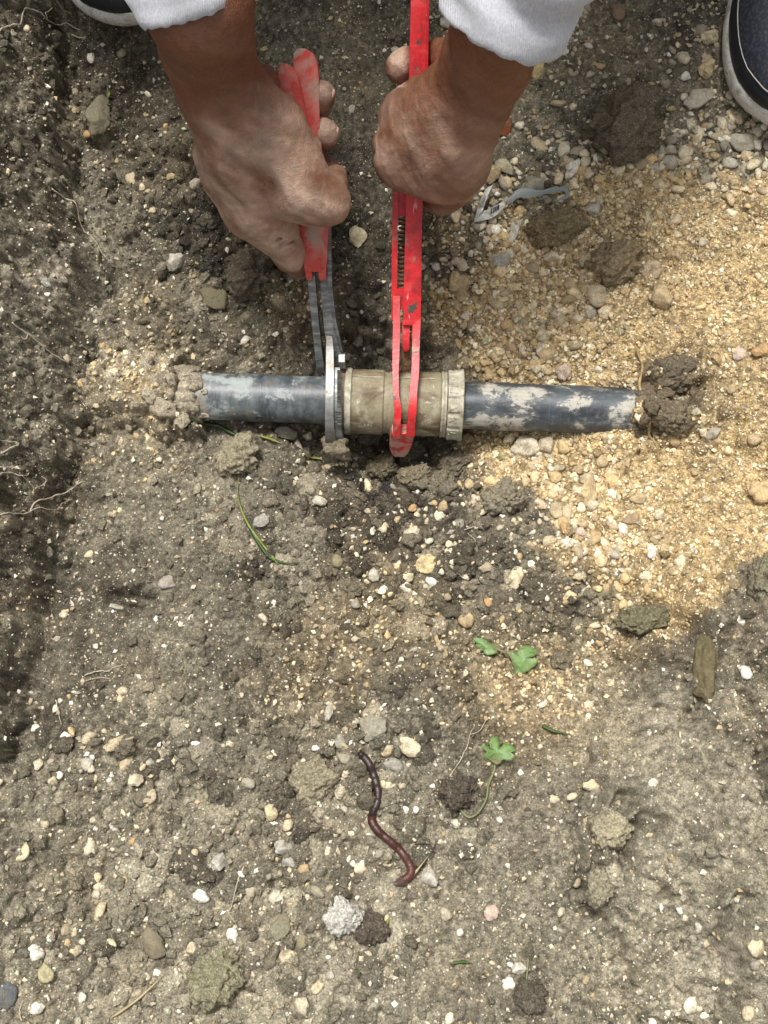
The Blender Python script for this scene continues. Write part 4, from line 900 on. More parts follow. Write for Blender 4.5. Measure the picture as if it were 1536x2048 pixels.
# rest of the person: coarse body with head, one mesh together with the hands
SHL, SHR = np.array((-.185, .61, .63)), np.array((.185, .61, .63))
FTL, FTR = W(285, -60, 70), W(1580, 150, 62)
KNL, KNR = np.array((-.30, .50, .44)), np.array((.36, .50, .44))
BD = Field((-.6, .30, -.0), (.6, 1.10, 1.08), 0.007)
def torso(F, g=0.0):
    F.chain([(0, .82, .24), (0, .79, .36), (0, .68, .58)], [.135 + g, .130 + g, .120 + g], .06)
    F.cone((-.07, .65, .60), (.07, .65, .60), .115 + g, .115 + g, .06); F.cone(SHL, SHR, .062 + g, .062 + g, .05)
torso(BD)
BD.chain([(0, 0.620, .66), (0, 0.595, .74)], [.058, .056], .03)
BD.chain([(0, 0.580, .83), (0, 0.595, .88)], [.078, .092], .03); BD.cone((0, 0.545, .765), (0, 0.560, .80), .048, .06, .03)   # skull, jaw
BD.cone((0, 0.498, .825), (0, 0.480, .80), .010, .017, .012); BD.cone((-.014, 0.487, .765), (.014, 0.487, .765), .009, .009, .006)  # nose, mouth
BD.cone((-.02, 0.497, .858), (.02, 0.497, .858), .014, .014, .015)
for s in (-1, 1):
    BD.cone((s * .032, 0.497, .838), (s * .034, 0.497, .838), .013, .013, .004, '-'); BD.cone((s * .033, 0.508, .838), (s * .033, 0.509, .838), .0125, .0125, .002)
    BD.cone((s * .088, 0.585, .84), (s * .092, 0.595, .81), .017, .013, .008)
for S_, E_ in ((SHL, EL), (SHR, ER)): BD.cone(S_, E_, .058, .037, .03)
for s, K_, F_ in ((-1, KNL, FTL), (1, KNR, FTR)):
    an = np.array([F_[0] * .97, F_[1] + .17, .10])
    BD.chain([(s * .10, .76, .24), K_, an], [.090, .062, .040], .03); BD.cone(an, an - [0, 0.08, .03], .038, .03, .03)
Vb, Fb = BD.mesh(); Vl, Fl = HL.mesh(); Vr, Fr = HR.mesh()
print('hands', len(Vl), len(Vr), 'body', len(Vb))
def shift(F, k): return [f + k for f in F if len(f)]
VV = np.concatenate([Vb, Vl, Vr])
cc = np.concatenate([np.tile([.235, .095, .05], (len(Vb), 1)), skin_cols(Vl), skin_cols(Vr)])
def wrinkle(V, F):
    me = mesh_np('tmp', V, F); nn = np.empty(len(V) * 3, np.float32); me.vertices.foreach_get('normal', nn); bpy.data.meshes.remove(me); nn = nn.reshape(-1, 3)
    a = 1 - 2 * np.abs(fbm(V[:, 0] + V[:, 2] * .7, V[:, 1] - V[:, 2] * .4, .011, 3, 71)); b_ = 1 - 2 * np.abs(fbm(V[:, 0] - V[:, 2] * .6, V[:, 1] + V[:, 2] * .5, .006, 2, 72))
    return V - nn * (.0009 * np.clip(a - .55, 0, 1) + .0005 * np.clip(b_ - .6, 0, 1))[:, None] * 1.5 + nn * (fbm(V[:, 0] + V[:, 2], V[:, 1], .02, 2, 73) * .0012)[:, None], nn
VV[len(Vb):len(Vb) + len(Vl)], nl_ = wrinkle(Vl, Fl); VV[len(Vb) + len(Vl):], nr_ = wrinkle(Vr, Fr)
person = root('person', (0, .6, .07), 'person crouching in a light grey sweater and dark shoes, working two wrenches with dusty hands', 'person')
part_w('body', mesh_np('body', VV, shift(Fb, 0) + shift(Fl, len(Vb)) + shift(Fr, len(Vb) + len(Vl)), M_SKIN, True, cc), person)

# short dark hairs on the forearms, two nails on the fingertips that show
hb = []; rh = np.random.default_rng(12)
for Vx, Nx, S_, E_ in ((Vl, nl_, W(450, 250, 190), EL), (Vr, nr_, W(920, 270, 180), ER)):
    u_, v_, _d = pix(Vx); ok = np.where((v_ < 300) & (v_ > -40) & (Nx[:, 2] > -.2) & ((u_ < 470 + 0 * v_) | (u_ > 900)))[0]
    for q in rh.choice(ok, 260, replace=False):
        p = Vx[q]; d_ = (S_ - E_) / np.linalg.norm(S_ - E_) + rh.normal(0, .45, 3); d_ -= Nx[q] * (d_ @ Nx[q]); d_ /= np.linalg.norm(d_); L_ = rh.uniform(.005, .012)
        hb.append((p + Nx[q] * .0002, p + d_ * L_ * .5 + Nx[q] * .0016, p + d_ * L_ + Nx[q] * .0010 + rh.normal(0, .0008, 3)))
Vh_, Qh_ = [], []
for a, b_, c_ in hb:
    V, F = tube([a, b_, c_], [.00011, .00009, .00004], 3, caps=False); Qh_.append(F[0] + len(Vh_) * 9); Vh_.append(V)
M_AHAIR = worn('arm_hair', (.03, .02, .015), [], .6, .1, 900)
part_w('arm_hair', mesh_np('arm_hair', np.concatenate(Vh_), np.concatenate(Qh_), M_AHAIR), person)['kind'] = 'stuff'
M_NAIL = worn('nail', (.55, .33, .27), [((.30, .22, .17), (200, 200, 200), .55, .7, 3, .2)], .4, .1, 900)
for (u_, v_, z_, ax_) in ((662.5, 190, 136, 12), (670.5, 266, 120, 8)):
    v0, f0 = ICO[3]; me = mesh_np('nail', v0 * [.0026, .0052, .0052], f0, M_NAIL); me.transform(Matrix.Translation(Vector(W(u_, v_, z_))) @ Matrix.Rotation(R(-ax_), 4, 'Z') @ Matrix.Rotation(R(25), 4, 'Y')); part_w('nail', me, person)

m, nt, b = new_mat('sweater_knit'); n = N(nt); M_KNIT = m; co = n.coord()
he = n.noise(n.mapped(co, (700, 700, 260)), 1, 3, .7); w1 = n.add('ShaderNodeTexWave'); w1.wave_type = 'BANDS'; w1.bands_direction = 'X'; w1.inputs['Scale'].default_value = 230; w1.inputs['Distortion'].default_value = 1.2; w1.inputs['Detail'].default_value = 1
n.link(co, w1.inputs['Vector'])
n.link(n.mix(n.ramp(he, [(.35, 0), (.72, 1)]), (.50, .50, .525), (.34, .34, .375)), b.inputs['Base Color']); b.inputs['Roughness'].default_value = .95; b.inputs['Specular IOR Level'].default_value = .1
b.inputs['Sheen Weight'].default_value = .2
n.bump(n.math('ADD', w1.outputs['Fac'], n.math('MULTIPLY', he, .9)), b, .35, .0005)
SW = Field((-.45, .20, .1), (.45, 1.10, .82), 0.008); torso(SW, .022)
SW.cone((0, .615, .68), (0, .61, .70), .075, .072, .03); SW.cone((0, .60, .70), (0, .57, .78), .062, .062, .006, '-')
for S_, E_ in ((SHL, EL), (SHR, ER)):
    S_ = np.asarray(S_); E_ = np.asarray(E_); SW.chain([S_, E_], [.080, .067], .04)
    c_ = W(398, 10, 292) if E_[0] < 0 else W(1012, 20, 292); SW.cone(E_, E_ + (c_ - E_) / np.linalg.norm(c_ - E_) * .05, .066, .060, .02)
Vw, Fw = SW.mesh(); sweater = part_w('sweater', mesh_np('sweater', Vw, Fw, M_KNIT), person)
def sleeve(cu, cv, cz, hw, E_, dip, seed, face):
    """forearm sleeve: rings from the raw-cut cuff up to the elbow, with folds and real thickness"""
    c = W(cu, cv, cz); r0 = mm(c, hw); E_ = np.asarray(E_, float); ax = (E_ - c); L = np.linalg.norm(ax); ax /= L
    f = -ax * 0 + np.asarray(face, float); f -= ax * (f @ ax); f /= np.linalg.norm(f); g = np.cross(ax, f)
    nr, ns = 44, 120; th = np.linspace(0, 2 * math.pi, ns, endpoint=False); rg = np.random.default_rng(seed)
    V = []
    ragged = sum(rg.normal() * np.sin(k * th + rg.random() * 6.28) / k ** .35 for k in (3, 7, 13, 22, 37, 51)) * .0007
    for side in (0, 1):
        for i in range(nr):
            t = i / (nr - 1); s_ = t ** 1.3 * (L + .03)
            fold = .0042 * smooth(.0, .25, t) * np.sin(th * 2 + t * 34 + 1.2 * np.sin(th * 3 + seed)) + .0016 * np.sin(th * 5 + seed + t * 9) + .0030 * np.sin(t * 62 + np.sin(th + seed) * 2.5 + np.sin(th * 2) * 1.2) * smooth(.04, .16, t)
            rad = r0 * (1 + .12 * t) + .010 * smooth(.25, .6, t) + .012 * t + fold - side * .0011 - .0012 * np.exp(-t * 60)
            off = s_ - (1 - smooth(0, .5, t)) * dip * (.5 + .5 * np.cos(th)) + (ragged if i == 0 else 0)
            V.append(c + rad[:, None] * (np.cos(th)[:, None] * f + np.sin(th)[:, None] * g) + off[:, None] * ax)
    V = np.concatenate(V); Q = []
    for side in (0, 1):
        o = side * nr * ns
        for i in range(nr - 1):
            for j in range(ns):
                k = (j + 1) % ns; q = (o + i * ns + j, o + i * ns + k, o + (i + 1) * ns + k, o + (i + 1) * ns + j)
                Q.append(q if not side else q[::-1])
    for j in range(ns):
        k = (j + 1) % ns; Q.append((j, nr * ns + j, nr * ns + k, k)); e = (nr - 1) * ns
        Q.append((e + j, e + k, e + nr * ns + k, e + nr * ns + j))
    return V, np.array(Q)
for a in ((368, -30, 305, 112, EL, .022, 3, (-.25, -.75, .4)), (1018, 0, 300, 134, ER, .030, 8, (.05, -.8, .5))):
    V, Q = sleeve(*a); part_w('sleeve', mesh_np('sleeve', V, Q, M_KNIT), sweater)
M_TROU = worn('trouser_cloth', (.03, .033, .045), [((.05, .052, .06), (40, 40, 40), .4, .7, 4, .3)], .95, .3, 900, .1)
TR = Field((-.6, .34, .06), (.6, 1.05, .62), 0.008)
for s, K_, F_ in ((-1, KNL, FTL), (1, KNR, FTR)):
    an = np.array([F_[0] * .97, F_[1] + .17, .13]); TR.chain([(s * .09, .77, .25), K_, an], [.118, .082, .062], .03)
TR.chain([(0, .83, .22), (0, .80, .32)], [.150, .150], .05)
Vt, Ft = TR.mesh(); part_w('trousers', mesh_np('trousers', Vt, Ft, M_TROU), person)
M_HAIR = worn('dark_hair', (.018, .014, .012), [((.04, .03, .025), (30, 400, 400), .45, .65, 4, .3)], .6, .6, 500, .4)
HC = Field((-.14, .42, .74), (.14, .68, 1.0), .005); HC.chain([(0, .605, .875), (0, .612, .895)], [.094, .098], .02); HC.cone((0, .65, .83), (0, .65, .80), .060, .05, .03)
HC.cone((0, .45, .80), (0, .48, .835), .085, .07, .01, '-')
Vh, Fh = HC.mesh(); part_w('hair', mesh_np('hair', Vh, Fh, M_HAIR), person)

M_EYE, nt, b = new_mat('eye'); n = N(nt); sx_ = n.add('ShaderNodeSeparateXYZ'); n.link(n.coord('Generated'), sx_.inputs[0])
n.link(n.ramp(sx_.outputs[1], [(.10, (.012, .008, .006)), (.13, (.62, .60, .57))]), b.inputs['Base Color']); b.inputs['Roughness'].default_value = .15
for e_ in (-1, 1):
    v0, f0 = ICO[3]; part_w('eye', mesh_np('eye', v0 * .0112 + [e_ * .033, .5015, .8375], f0, M_EYE), person)

# ------------------------------------------------------------------ shoes
m, nt, b = new_mat('shoe_mesh'); n = N(nt); M_SHOE = m; co = n.coord()
vv = n.voro(n.mapped(co, (430, 300, 300)), 1.0); du = n.noise(n.mapped(co, (160, 40, 60)), 1, 5, .7)
c = n.mix(n.ramp(vv, [(.25, 0), (.6, 1)]), (.028, .034, .05), (.010, .012, .02)); c = n.mix(n.ramp(du, [(.6, 0), (.78, .6)]), c, (.17, .16, .14))
n.link(c, b.inputs['Base Color']); b.inputs['Roughness'].default_value = .8; n.bump(vv, b, -.5, .0008)
M_GUARD = worn('shoe_guard', (.010, .012, .016), [((.10, .095, .085), (90, 90, 90), .60, .72, 5, .5)], .45, .3, 600, .5)
M_SOLE = worn('shoe_sole', (.62, .61, .58), [((.36, .32, .25), (70, 70, 110), .50, .66, 5, .6), ((.14, .12, .07), (180, 180, 180), .63, .70, 4, .3)], .7, .3, 500)
M_THREAD = worn('thread', (.42, .40, .34), [], .8, .2, 900)
def shoe(tip, ang, hw, flip):
    L = .285
    def half(t): return hw * (math.sqrt(max(0, 1 - (1 - min(t / .30, 1)) ** 2)) * (1 - .20 * smooth(.32, .62, t)) * (1 - .04 * t)) * (math.sqrt(max(0, 1 - max(0, (t - .86) / .14) ** 2)))
    def top(t): return .030 + .022 * float(smooth(0, .22, t)) + .040 * float(smooth(.25, .62, t))
    ts = np.concatenate([[.0008, .004, .012, .025, .045], np.linspace(.07, .93, 24), [.955, .975, .99, .998]])
    Mx = Matrix.Translation(Vector(tip)) @ Matrix.Rotation(R(ang), 4, 'Z')
    rt = root('shoe', tuple(tip), '', ''); rt.parent = person; rt.location = Vector(tip) - Vector(person.location)
    def place(nm, me):
        me.transform(Mx); return part_w(nm, me, rt)
    # sole: side wall with a slight flare
    V = []; prof = [(.90, 0), (1.0, .004), (1.035, .012), (1.015, .021), (.96, .0245)]; mid = len(ts)
    loop = [(half(t), t) for t in ts] + [(-half(t), t) for t in ts[::-1]]
    for (k, z) in prof: V += [(xh * k, (t - .5) * L * (1 + (k - 1) * .6) + .5 * L, z + .010 * float(smooth(.16, 0, t))) for xh, t in loop]
    m_ = len(loop); Q = [(i * m_ + j, i * m_ + (j + 1) % m_, (i + 1) * m_ + (j + 1) % m_, (i + 1) * m_ + j) for i in range(len(prof) - 1) for j in range(m_)]
    for i in (0, len(prof) - 1): Q += [(i * m_ + j, i * m_ + j + 1, i * m_ + m_ - 2 - j, i * m_ + m_ - 1 - j) for j in range(mid - 1)]
    place('sole', mesh_np('sole', np.array(V), np.array(Q), M_SOLE))
    def shell(t0, t1, kz0, kz1, grow, mat, nm, nseg=24):
        tt = ts[(ts >= t0) & (ts <= t1)]; V = []; a = np.linspace(kz0, kz1, nseg)
        for t in tt:
            w, h_ = half(t) * .965 + grow, top(t) + grow; bz = .019 + .010 * float(smooth(.16, 0, t))
            c_ = np.cos(a) ; s_ = np.sin(a)
            V.append(np.stack([w * np.sign(c_) * np.abs(c_) ** .75, np.full(nseg, t * L) - (grow if t < .03 else 0), bz + (h_ - bz + .012) * s_ ** .85 * (1 - .0 * t)], 1))
        V = np.concatenate(V); Q = [(i * nseg + j, i * nseg + j + 1, (i + 1) * nseg + j + 1, (i + 1) * nseg + j) for i in range(len(tt) - 1) for j in range(nseg - 1)]
        return place(nm, mesh_np(nm, V, np.array(Q), mat))
    shell(0, 1, 0.0, math.pi, 0, M_SHOE, 'upper', 40)
    # smooth guard strip hugging the sole, toe to heel
    V = []; hs_ = [(-.004, .0006), (.004, .0022), (.012, .0022), (.0165, .0003)]
    for (dz, gr) in hs_:
        for xh, t in loop:
            w = abs(xh) * .965; fz = max(0, dz) / max(top(t) - .007, .01); k = (1 - fz ** 2.35) ** .32 if fz < 1 else 0
            sh = 1 - .30 * math.exp(-t / .05) * min(1, max(0, dz) / .016)
            V.append((math.copysign(w * k + gr, xh), t * L - gr * (1 if t < .1 else -1 if t > .95 else 0) + (.004 * max(0, dz) / .016 if t < .03 else 0), .021 + dz + .010 * float(smooth(.16, 0, t))))
    m_ = len(loop); Q = [(i * m_ + j, i * m_ + (j + 1) % m_, (i + 1) * m_ + (j + 1) % m_, (i + 1) * m_ + j) for i in range(len(hs_) - 1) for j in range(m_)]
    place('toe_guard', mesh_np('toe_guard', np.array(V), np.array(Q), M_GUARD))
    # stitch line above the guard and the vamp overlay with tongue and laces
    ln = [Vector(V[2 * m_ + j]) * 1.0 for j in range(m_) if loop[j][1] < .45]
    right = [p for p in ln if p.x > 0][::-1]; left = [p for p in ln if p.x <= 0][::-1]
    path = [p + Vector((0, 0, .0052)) - Vector((p.x * .05, -.001, 0)) for p in right + left]
    Vt_, Ft_ = tube(path, .00055, 5); place('stitching', mesh_np('stitching', Vt_, Ft_, M_THREAD))
    shell(.36, .80, R(38), R(142), .0035, M_GUARD, 'eyestay', 18); shell(.40, .86, R(68), R(112), .006, M_SHOE, 'tongue', 10)
    for k in range(4):
        t = .43 + .085 * k; z = top(t) + .020; w = .018
        Vt_, Ft_ = tube(spline([(-w, t * L, z - .008), (-w * .4, t * L + .006, z), (w * .4, t * L + .012, z), (w, t * L + .018, z - .008)], 10), .0022, 6); place('lace', mesh_np('lace', Vt_, Ft_, M_GUARD))
    return rt
shoe(W(272, 74, 70) , 8, .060, 1)
shoe(W(1572, 284, 62), -4, .056, -1)

# ------------------------------------------------------------------ worm, leaves, grass, roots, wrapper
def gpath(pts, lift, n=None):
    """smooth path over the ground through photo pixels"""
    n = n or max(8, len(pts) * 6); P = np.array([G(u, v) for u, v in pts]); Q = spline(P, n)
    z = np.maximum.reduce([hgt(Q[:, 0] + a, Q[:, 1] + b_) for a, b_ in ((0, 0), (.0015, 0), (-.0015, 0), (0, .0015), (0, -.0015))])
    k = np.ones(5) / 5; zz = np.convolve(np.pad(z, 2, 'edge'), k, 'valid'); Q[:, 2] = np.maximum(zz, z) * .6 + zz * .4 + lift; return Q
m, nt, b = new_mat('worm_skin'); n = N(nt); M_WORM = m; at = n.add('ShaderNodeAttribute'); at.attribute_name = 'Col'; co = n.coord()
ns_ = n.noise(co, 500, 4, .7); n.link(n.mix(1.0, at.outputs['Color'], n.ramp(ns_, [(.3, .7), (.7, 1.3)]), 'MULTIPLY'), b.inputs['Base Color'])
b.inputs['Roughness'].default_value = .33; b.inputs['Specular IOR Level'].default_value = .5; n.bump(ns_, b, .5, .0008)
P = gpath([(719,1507),(733,1520),(743,1538),(751,1562),(756,1585),(754,1606),(747,1622),(744,1642),(755,1660),(775,1678),(797,1697),(813,1718),(822,1738),(817,1752),(803,1761),(789,1768)], .0042, 190)
t = np.linspace(0, 1, 190); rad = .0031 * np.minimum(1, (t / .04) ** .5 + .25) * np.minimum(1, ((1 - t) / .07) ** .5 + .12) * (1 + .10 * smooth(.40, .43, t) * smooth(.56, .53, t)) * (1 + .02 * np.sin(t * 190 * 1.55))
V, F = tube(P, rad, 14)
wc = np.where((t < .45)[:, None], np.array([.026, .014, .012]), np.array([.066, .020, .014])); wc = wc * (1 + .3 * np.sin(t * 9)[:, None]); wc[t > .93] = (.10, .065, .055)
wc = np.repeat(wc, 14, 0); wc = np.concatenate([wc, wc[:1], wc[-1:]])
tag(link('earthworm', mesh_np('earthworm', V, F, M_WORM, True, wc)), 'shiny dark red earthworm lying in a loose S on the crumbly soil', 'worm')

def leaf_mat(name, base, vein):
    m, nt, b = new_mat(name); n = N(nt); co = n.coord(); q = n.noise(co, 180, 5, .7); w = n.voro(co, 260, 'DISTANCE_TO_EDGE')
    c = n.mix(n.ramp(q, [(.35, 0), (.7, 1)]), base, tuple(x * 1.5 for x in base)); c = n.mix(n.ramp(w, [(0.0, .6), (.06, 0)]), c, vein)
    c = n.mix(n.ramp(n.noise(co, 320, 3, .6), [(.66, 0), (.72, .8)]), c, (.16, .12, .07))
    n.link(c, b.inputs['Base Color']); b.inputs['Roughness'].default_value = .5
    b.inputs['Transmission Weight'].default_value = 0; b.inputs['Subsurface Weight'].default_value = .1; n.bump(w, b, .4, .0008); return m
M_LEAF = leaf_mat('leaf_green', (.105, .175, .045), (.19, .26, .11)); M_STEM = worn('plant_stem', (.16, .19, .08), [((.24, .20, .12), (90, 90, 90), .45, .65, 4, .3)], .7, .3, 600)
def leaflet(name, outline, base, curl, lift, parent):
    rt_ = np.random.default_rng(len(outline) + 3); oc = np.mean(outline, 0); teeth = []
    for i_, a_ in enumerate(outline):
        b2 = outline[(i_ + 1) % len(outline)]; teeth.append(a_); mx = np.array([(a_[0] + b2[0]) / 2, (a_[1] + b2[1]) / 2]); dv = mx - oc
        teeth.append(tuple(mx + dv / (np.linalg.norm(dv) + 1e-6) * rt_.uniform(-1.6, 1.9)))
    outline = teeth
    O = np.array([G(u, v) for u, v in outline]); c = O.mean(0); n_ = len(O); z0 = max(O[:, 2].max() * .4 + O[:, 2].mean() * .6, float(hgt(c[0], c[1]))) + lift
    bm = bmesh.new(); rings = []; rg = np.random.default_rng(len(outline))
    ks = (1, .8, .55, .3)
    for k in ks:
        q = c + (O - c) * k; zz = z0 + curl * (k ** 2) * np.sin(np.arange(n_) / n_ * 6.28 * 2 + 1) + (1 - k) * .0015 - .0007 * (np.arange(n_) % 2) * k
        zz = np.maximum(zz, hgt(q[:, 0], q[:, 1]) + .0008)
        rings.append([bm.verts.new((a[0], a[1], z)) for a, z in zip(q, zz)])
    cv = bm.verts.new((c[0], c[1], z0 + .002))
    for a, b_ in zip(rings[:-1], rings[1:]):
        for j in range(n_): bm.faces.new((a[j], a[(j + 1) % n_], b_[(j + 1) % n_], b_[j]))
    for j in range(n_): bm.faces.new((rings[-1][j], rings[-1][(j + 1) % n_], cv))
    low = {v_: bm.verts.new(v_.co - Vector((0, 0, .00035))) for v_ in bm.verts[:]}      # real thickness
    for f_ in bm.faces[:]: bm.faces.new([low[v_] for v_ in reversed(f_.verts[:])])
    for j in range(n_): bm.faces.new((rings[0][(j + 1) % n_], rings[0][j], low[rings[0][j]], low[rings[0][(j + 1) % n_]]))
    o = part_w(name, bm_mesh(name, bm, M_LEAF, True), parent)
    B = G(*base); B[2] = z0 + .0015
    for k in range(0, n_, 5):
        e = O[k] * .85 + c * .15; Vv, Fv = tube(np.array([B, (B + e) / 2 + [0, 0, .0009], [e[0], e[1], max(z0, float(hgt(e[0], e[1]))) + .0012]]), [.00045, .0003, .00015], 5)
        if np.linalg.norm(e - B) > .006: part_w('vein', mesh_np('vein', Vv, Fv, M_STEM), o)
    return z0
lf = root('leaf_pair', G(1013, 1310), 'green lobed leaf pair lying flat on the soil, brown speck on the right one', 'leaf')
zA = leaflet('leaflet', [(944,1278),(952,1277),(962,1277),(972,1280),(980,1286),(985,1288),(992,1291),(997,1297),(997,1301),(994,1307),(984,1311),(973,1312),(965,1309),(968,1304),(957,1302),(961,1297),(950,1291),(952,1287),(947,1285)], (996, 1300), .002, .003, lf)
zB = leaflet('leaflet', [(1013,1308),(1020,1305),(1030,1311),(1035,1302),(1040,1295),(1050,1292),(1062,1294),(1072,1301),(1075,1307),(1068,1314),(1060,1316),(1049,1317),(1060,1319),(1072,1320),(1073,1326),(1067,1335),(1055,1343),(1045,1347),(1038,1350),(1029,1350),(1031,1343),(1027,1335),(1022,1325),(1018,1318)], (1014, 1310), .002, .004, lf)
V, F = tube(gpath([(992, 1298), (1002, 1304), (1016, 1311)], .004), .0008, 6); part_w('stem', mesh_np('stem', V, F, M_STEM), lf)
l2 = root('young_leaf', G(990, 1520), 'small bright green leaf on a long bent stem above the blackish clod', 'leaf')
leaflet('leaflet', [(958,1494),(966,1489),(977,1498),(976,1486),(983,1474),(993,1472),(1000,1481),(999,1496),(1010,1485),(1021,1490),(1029,1502),(1017,1506),(1027,1514),(1019,1522),(1004,1520),(998,1528),(991,1532),(984,1527),(979,1519),(970,1521),(964,1512),(972,1505)], (991, 1529), .005, .006, l2)
V, F = tube(gpath([(990, 1526), (986, 1545), (976, 1570), (971, 1598), (956, 1624), (936, 1634), (914, 1614)], .003), .0009, 6); part_w('stem', mesh_np('stem', V, F, M_STEM), l2)

M_GRASS = worn('grass_blade', (.17, .20, .045), [((.26, .27, .07), (60, 60, 60), .45, .65, 4, .2)], .5, .2, 800, .4)
M_GRASSD = worn('grass_dark', (.045, .09, .022), [((.10, .12, .04), (60, 60, 60), .5, .7, 4, .2)], .5, .2, 800, .4)
M_STRAW = worn('straw', (.44, .36, .21), [((.28, .21, .12), (90, 90, 90), .5, .7, 4, .2)], .8, .3, 800, .2)
def blade(pts, wpx, mat, label, lift=.0025, name='grass_shoot', cat='grass'):
    P = gpath(pts, lift); n_ = len(P); T = np.gradient(P, axis=0); lat = np.stack([-T[:, 1], T[:, 0], T[:, 2] * 0], 1); lat /= np.linalg.norm(lat, axis=1)[:, None]
    t = np.linspace(0, 1, n_); w = mm(P[0], wpx) * .5 * (np.minimum(1, t * 6 + .4)) * np.clip((1 - t) * 2.2, .08, 1)
    up_ = np.array([0, 0, .0006])
    V = np.concatenate([P - lat * w[:, None], P + up_, P + lat * w[:, None], P - up_ * .4]); Q = []
    for i in range(n_ - 1):
        for a, b_ in ((0, 1), (1, 2), (2, 3), (3, 0)): Q.append((a * n_ + i, b_ * n_ + i, b_ * n_ + i + 1, a * n_ + i + 1))
    return tag(link(name, mesh_np(name, V, np.array(Q), mat)), label, cat)
blade([(556,1129),(540,1108),(520,1083),(500,1055),(484,1022),(476,985),(482,938)], 7, M_GRASS, 'long yellow green grass blade bent over the crumbs left of the middle')
blade([(498,1048),(512,1078),(540,1116),(572,1128),(612,1126)], 7, M_GRASSD, 'darker grass blade running beside the foot of the long bent blade')
blade([(372,842),(430,852),(470,872),(505,882)], 9, M_GRASSD, 'dark green blade pressed under the left pipe')
blade([(520,874),(545,882),(564,890)], 8, M_GRASS, 'short green blade between the left pipe and the grey stone')
blade([(612,914),(630,918),(648,924)], 7, M_GRASS, 'tiny green blade in the dark hollow left of the pliers tip')
blade([(768,1866),(774,1846),(780,1830)], 8, M_GRASS, 'short bright blade sticking up beside the dark clod below the worm')
blade([(905,1926),(925,1923),(946,1926)], 7, M_GRASSD, 'small dark green blade near the bottom centre')
blade([(1052,1962),(1055,1920),(1058,1880)], 5, M_STEM, 'thin olive grass stem standing by the white stone at the bottom', name='grass_shoot')
blade([(225,2034),(280,1995),(340,1938)], 6, M_STRAW, 'long pale dry stalk at the lower left between slab and corner', name='straw', cat='straw')
blade([(1082,1452),(1105,1462),(1140,1470)], 7, M_GRASSD, 'dark grass blade lying right of the bright young leaf')
blade([(640,735),(634,716),(628,700)], 7, M_GRASSD, 'dark blade beside the grey handle bar of the pliers')
blade([(218,200),(220,192),(216,182)], 8, M_GRASS, 'tiny green blade above the squarish stone below the shoe')
blade([(808,1768),(832,1742),(858,1708)], 5, M_STRAW, 'dry straw crossing the tail of the earthworm', lift=.004, name='straw', cat='straw')
M_ROOT = worn('root_skin', (.50, .43, .32), [((.30, .24, .16), (90, 90, 90), .5, .7, 4, .2)], .8, .3, 800, .2)
def rootlet(pts, rpx, label, lift=.0016, side=()):
    P = gpath(pts, lift, len(pts) * 7); rg = np.random.default_rng(int(pts[0][0] + pts[0][1])); n_ = len(P)
    wob_ = np.cumsum(rg.normal(0, .00022, (n_, 3)), 0); wob_ -= np.linspace(0, 1, n_)[:, None] * wob_[-1]; P = P + wob_ * [1, 1, .4]
    r_ = mm(P[0], rpx) * np.linspace(1, .45, n_) * (1 + .15 * rg.normal(size=n_)); V, F = tube(P, r_, 6)
    o = tag(link('root', mesh_np('root', V, F, M_ROOT)), label, 'root')
    for q in side:
        V, F = tube(gpath(q, lift), mm(P[0], rpx * .55), 5); part_w('side_root', mesh_np('side_root', V, F, M_ROOT), o)
rootlet([(0,72),(24,60),(42,54),(52,22),(84,32),(100,48),(137,50),(162,64)], 1.7, 'pale zigzag root at the top of the dark bank ending under the shoe', side=[[(100,48),(96,34),(110,28)]])
rootlet([(96,0),(112,18),(124,32),(146,36)], 1.6, 'pale root running down along the tip of the shoe by the bank')
rootlet([(145,72),(160,80),(172,78),(166,90)], 1.2, 'short curly root in the dark gap below the shoe')
rootlet([(106,382),(132,402),(158,426),(166,462),(190,486),(216,522)], 1.4, 'thin white root hanging down the dark bank above the pipe level')
rootlet([(28,650),(62,674),(98,704),(142,734)], 1.4, 'thin straight root at the bank just above the left pipe plug', side=[[(62,674),(54,680),(46,678)]])
rootlet([(-8,912),(20,900),(36,888),(0,882)], 1.7, 'hooked pale root at the frame edge below the left pipe', side=[[(36,888),(42,900)]])
rootlet([(-8,938),(22,936),(46,941)], 1.8, 'short thick pale root at the frame edge below the hooked one')
rootlet([(-8,952),(22,946),(50,956),(64,950)], 1.3, 'branched thin root below the short thick root', side=[[(50,956),(68,975),(72,985)]])
rootlet([(74,980),(98,968),(86,955)], 1.3, 'small V shaped root near the foot of the bank')
rootlet([(62,1026),(104,1002),(136,984),(166,964)], 1.8, 'long pale root slanting up from the bank foot')
rootlet([(-8,1036),(50,1028),(112,1022),(130,1006),(148,1002)], 1.3, 'thin level root under the long slanting one', side=[[(112,1022),(126,1030)]])
rootlet([(170,1352),(196,1346),(216,1346),(232,1336),(248,1330)], 1.2, 'faint thin roots in the smooth soil near the bank foot', side=[[(172,1362),(200,1356),(222,1358)]])
rootlet([(114,1400),(118,1425),(124,1450)], 1.2, 'short upright fine root near the bank foot at the lower floor')
rootlet([(488,1733),(472,1772),(462,1812),(458,1826),(470,1842),(478,1860)], 1.3, 'thin pale root right of the pale grey round stone', side=[[(458,1826),(470,1822)]])
rootlet([(742,1682),(732,1708),(722,1736)], 1.0, 'hair thin root left of the tail of the earthworm')
rootlet([(892,1562),(912,1530),(928,1498),(938,1470),(948,1452)], 1.2, 'fine root between the worm and the bright young leaf', side=[[(938,1470),(958,1462),(972,1440)]])
rootlet([(928,1062),(948,1052),(962,1050),(985,1052)], 1.1, 'fine forked root on the crumbs below the coupling', side=[[(935,1068),(950,1082),(955,1102)]])
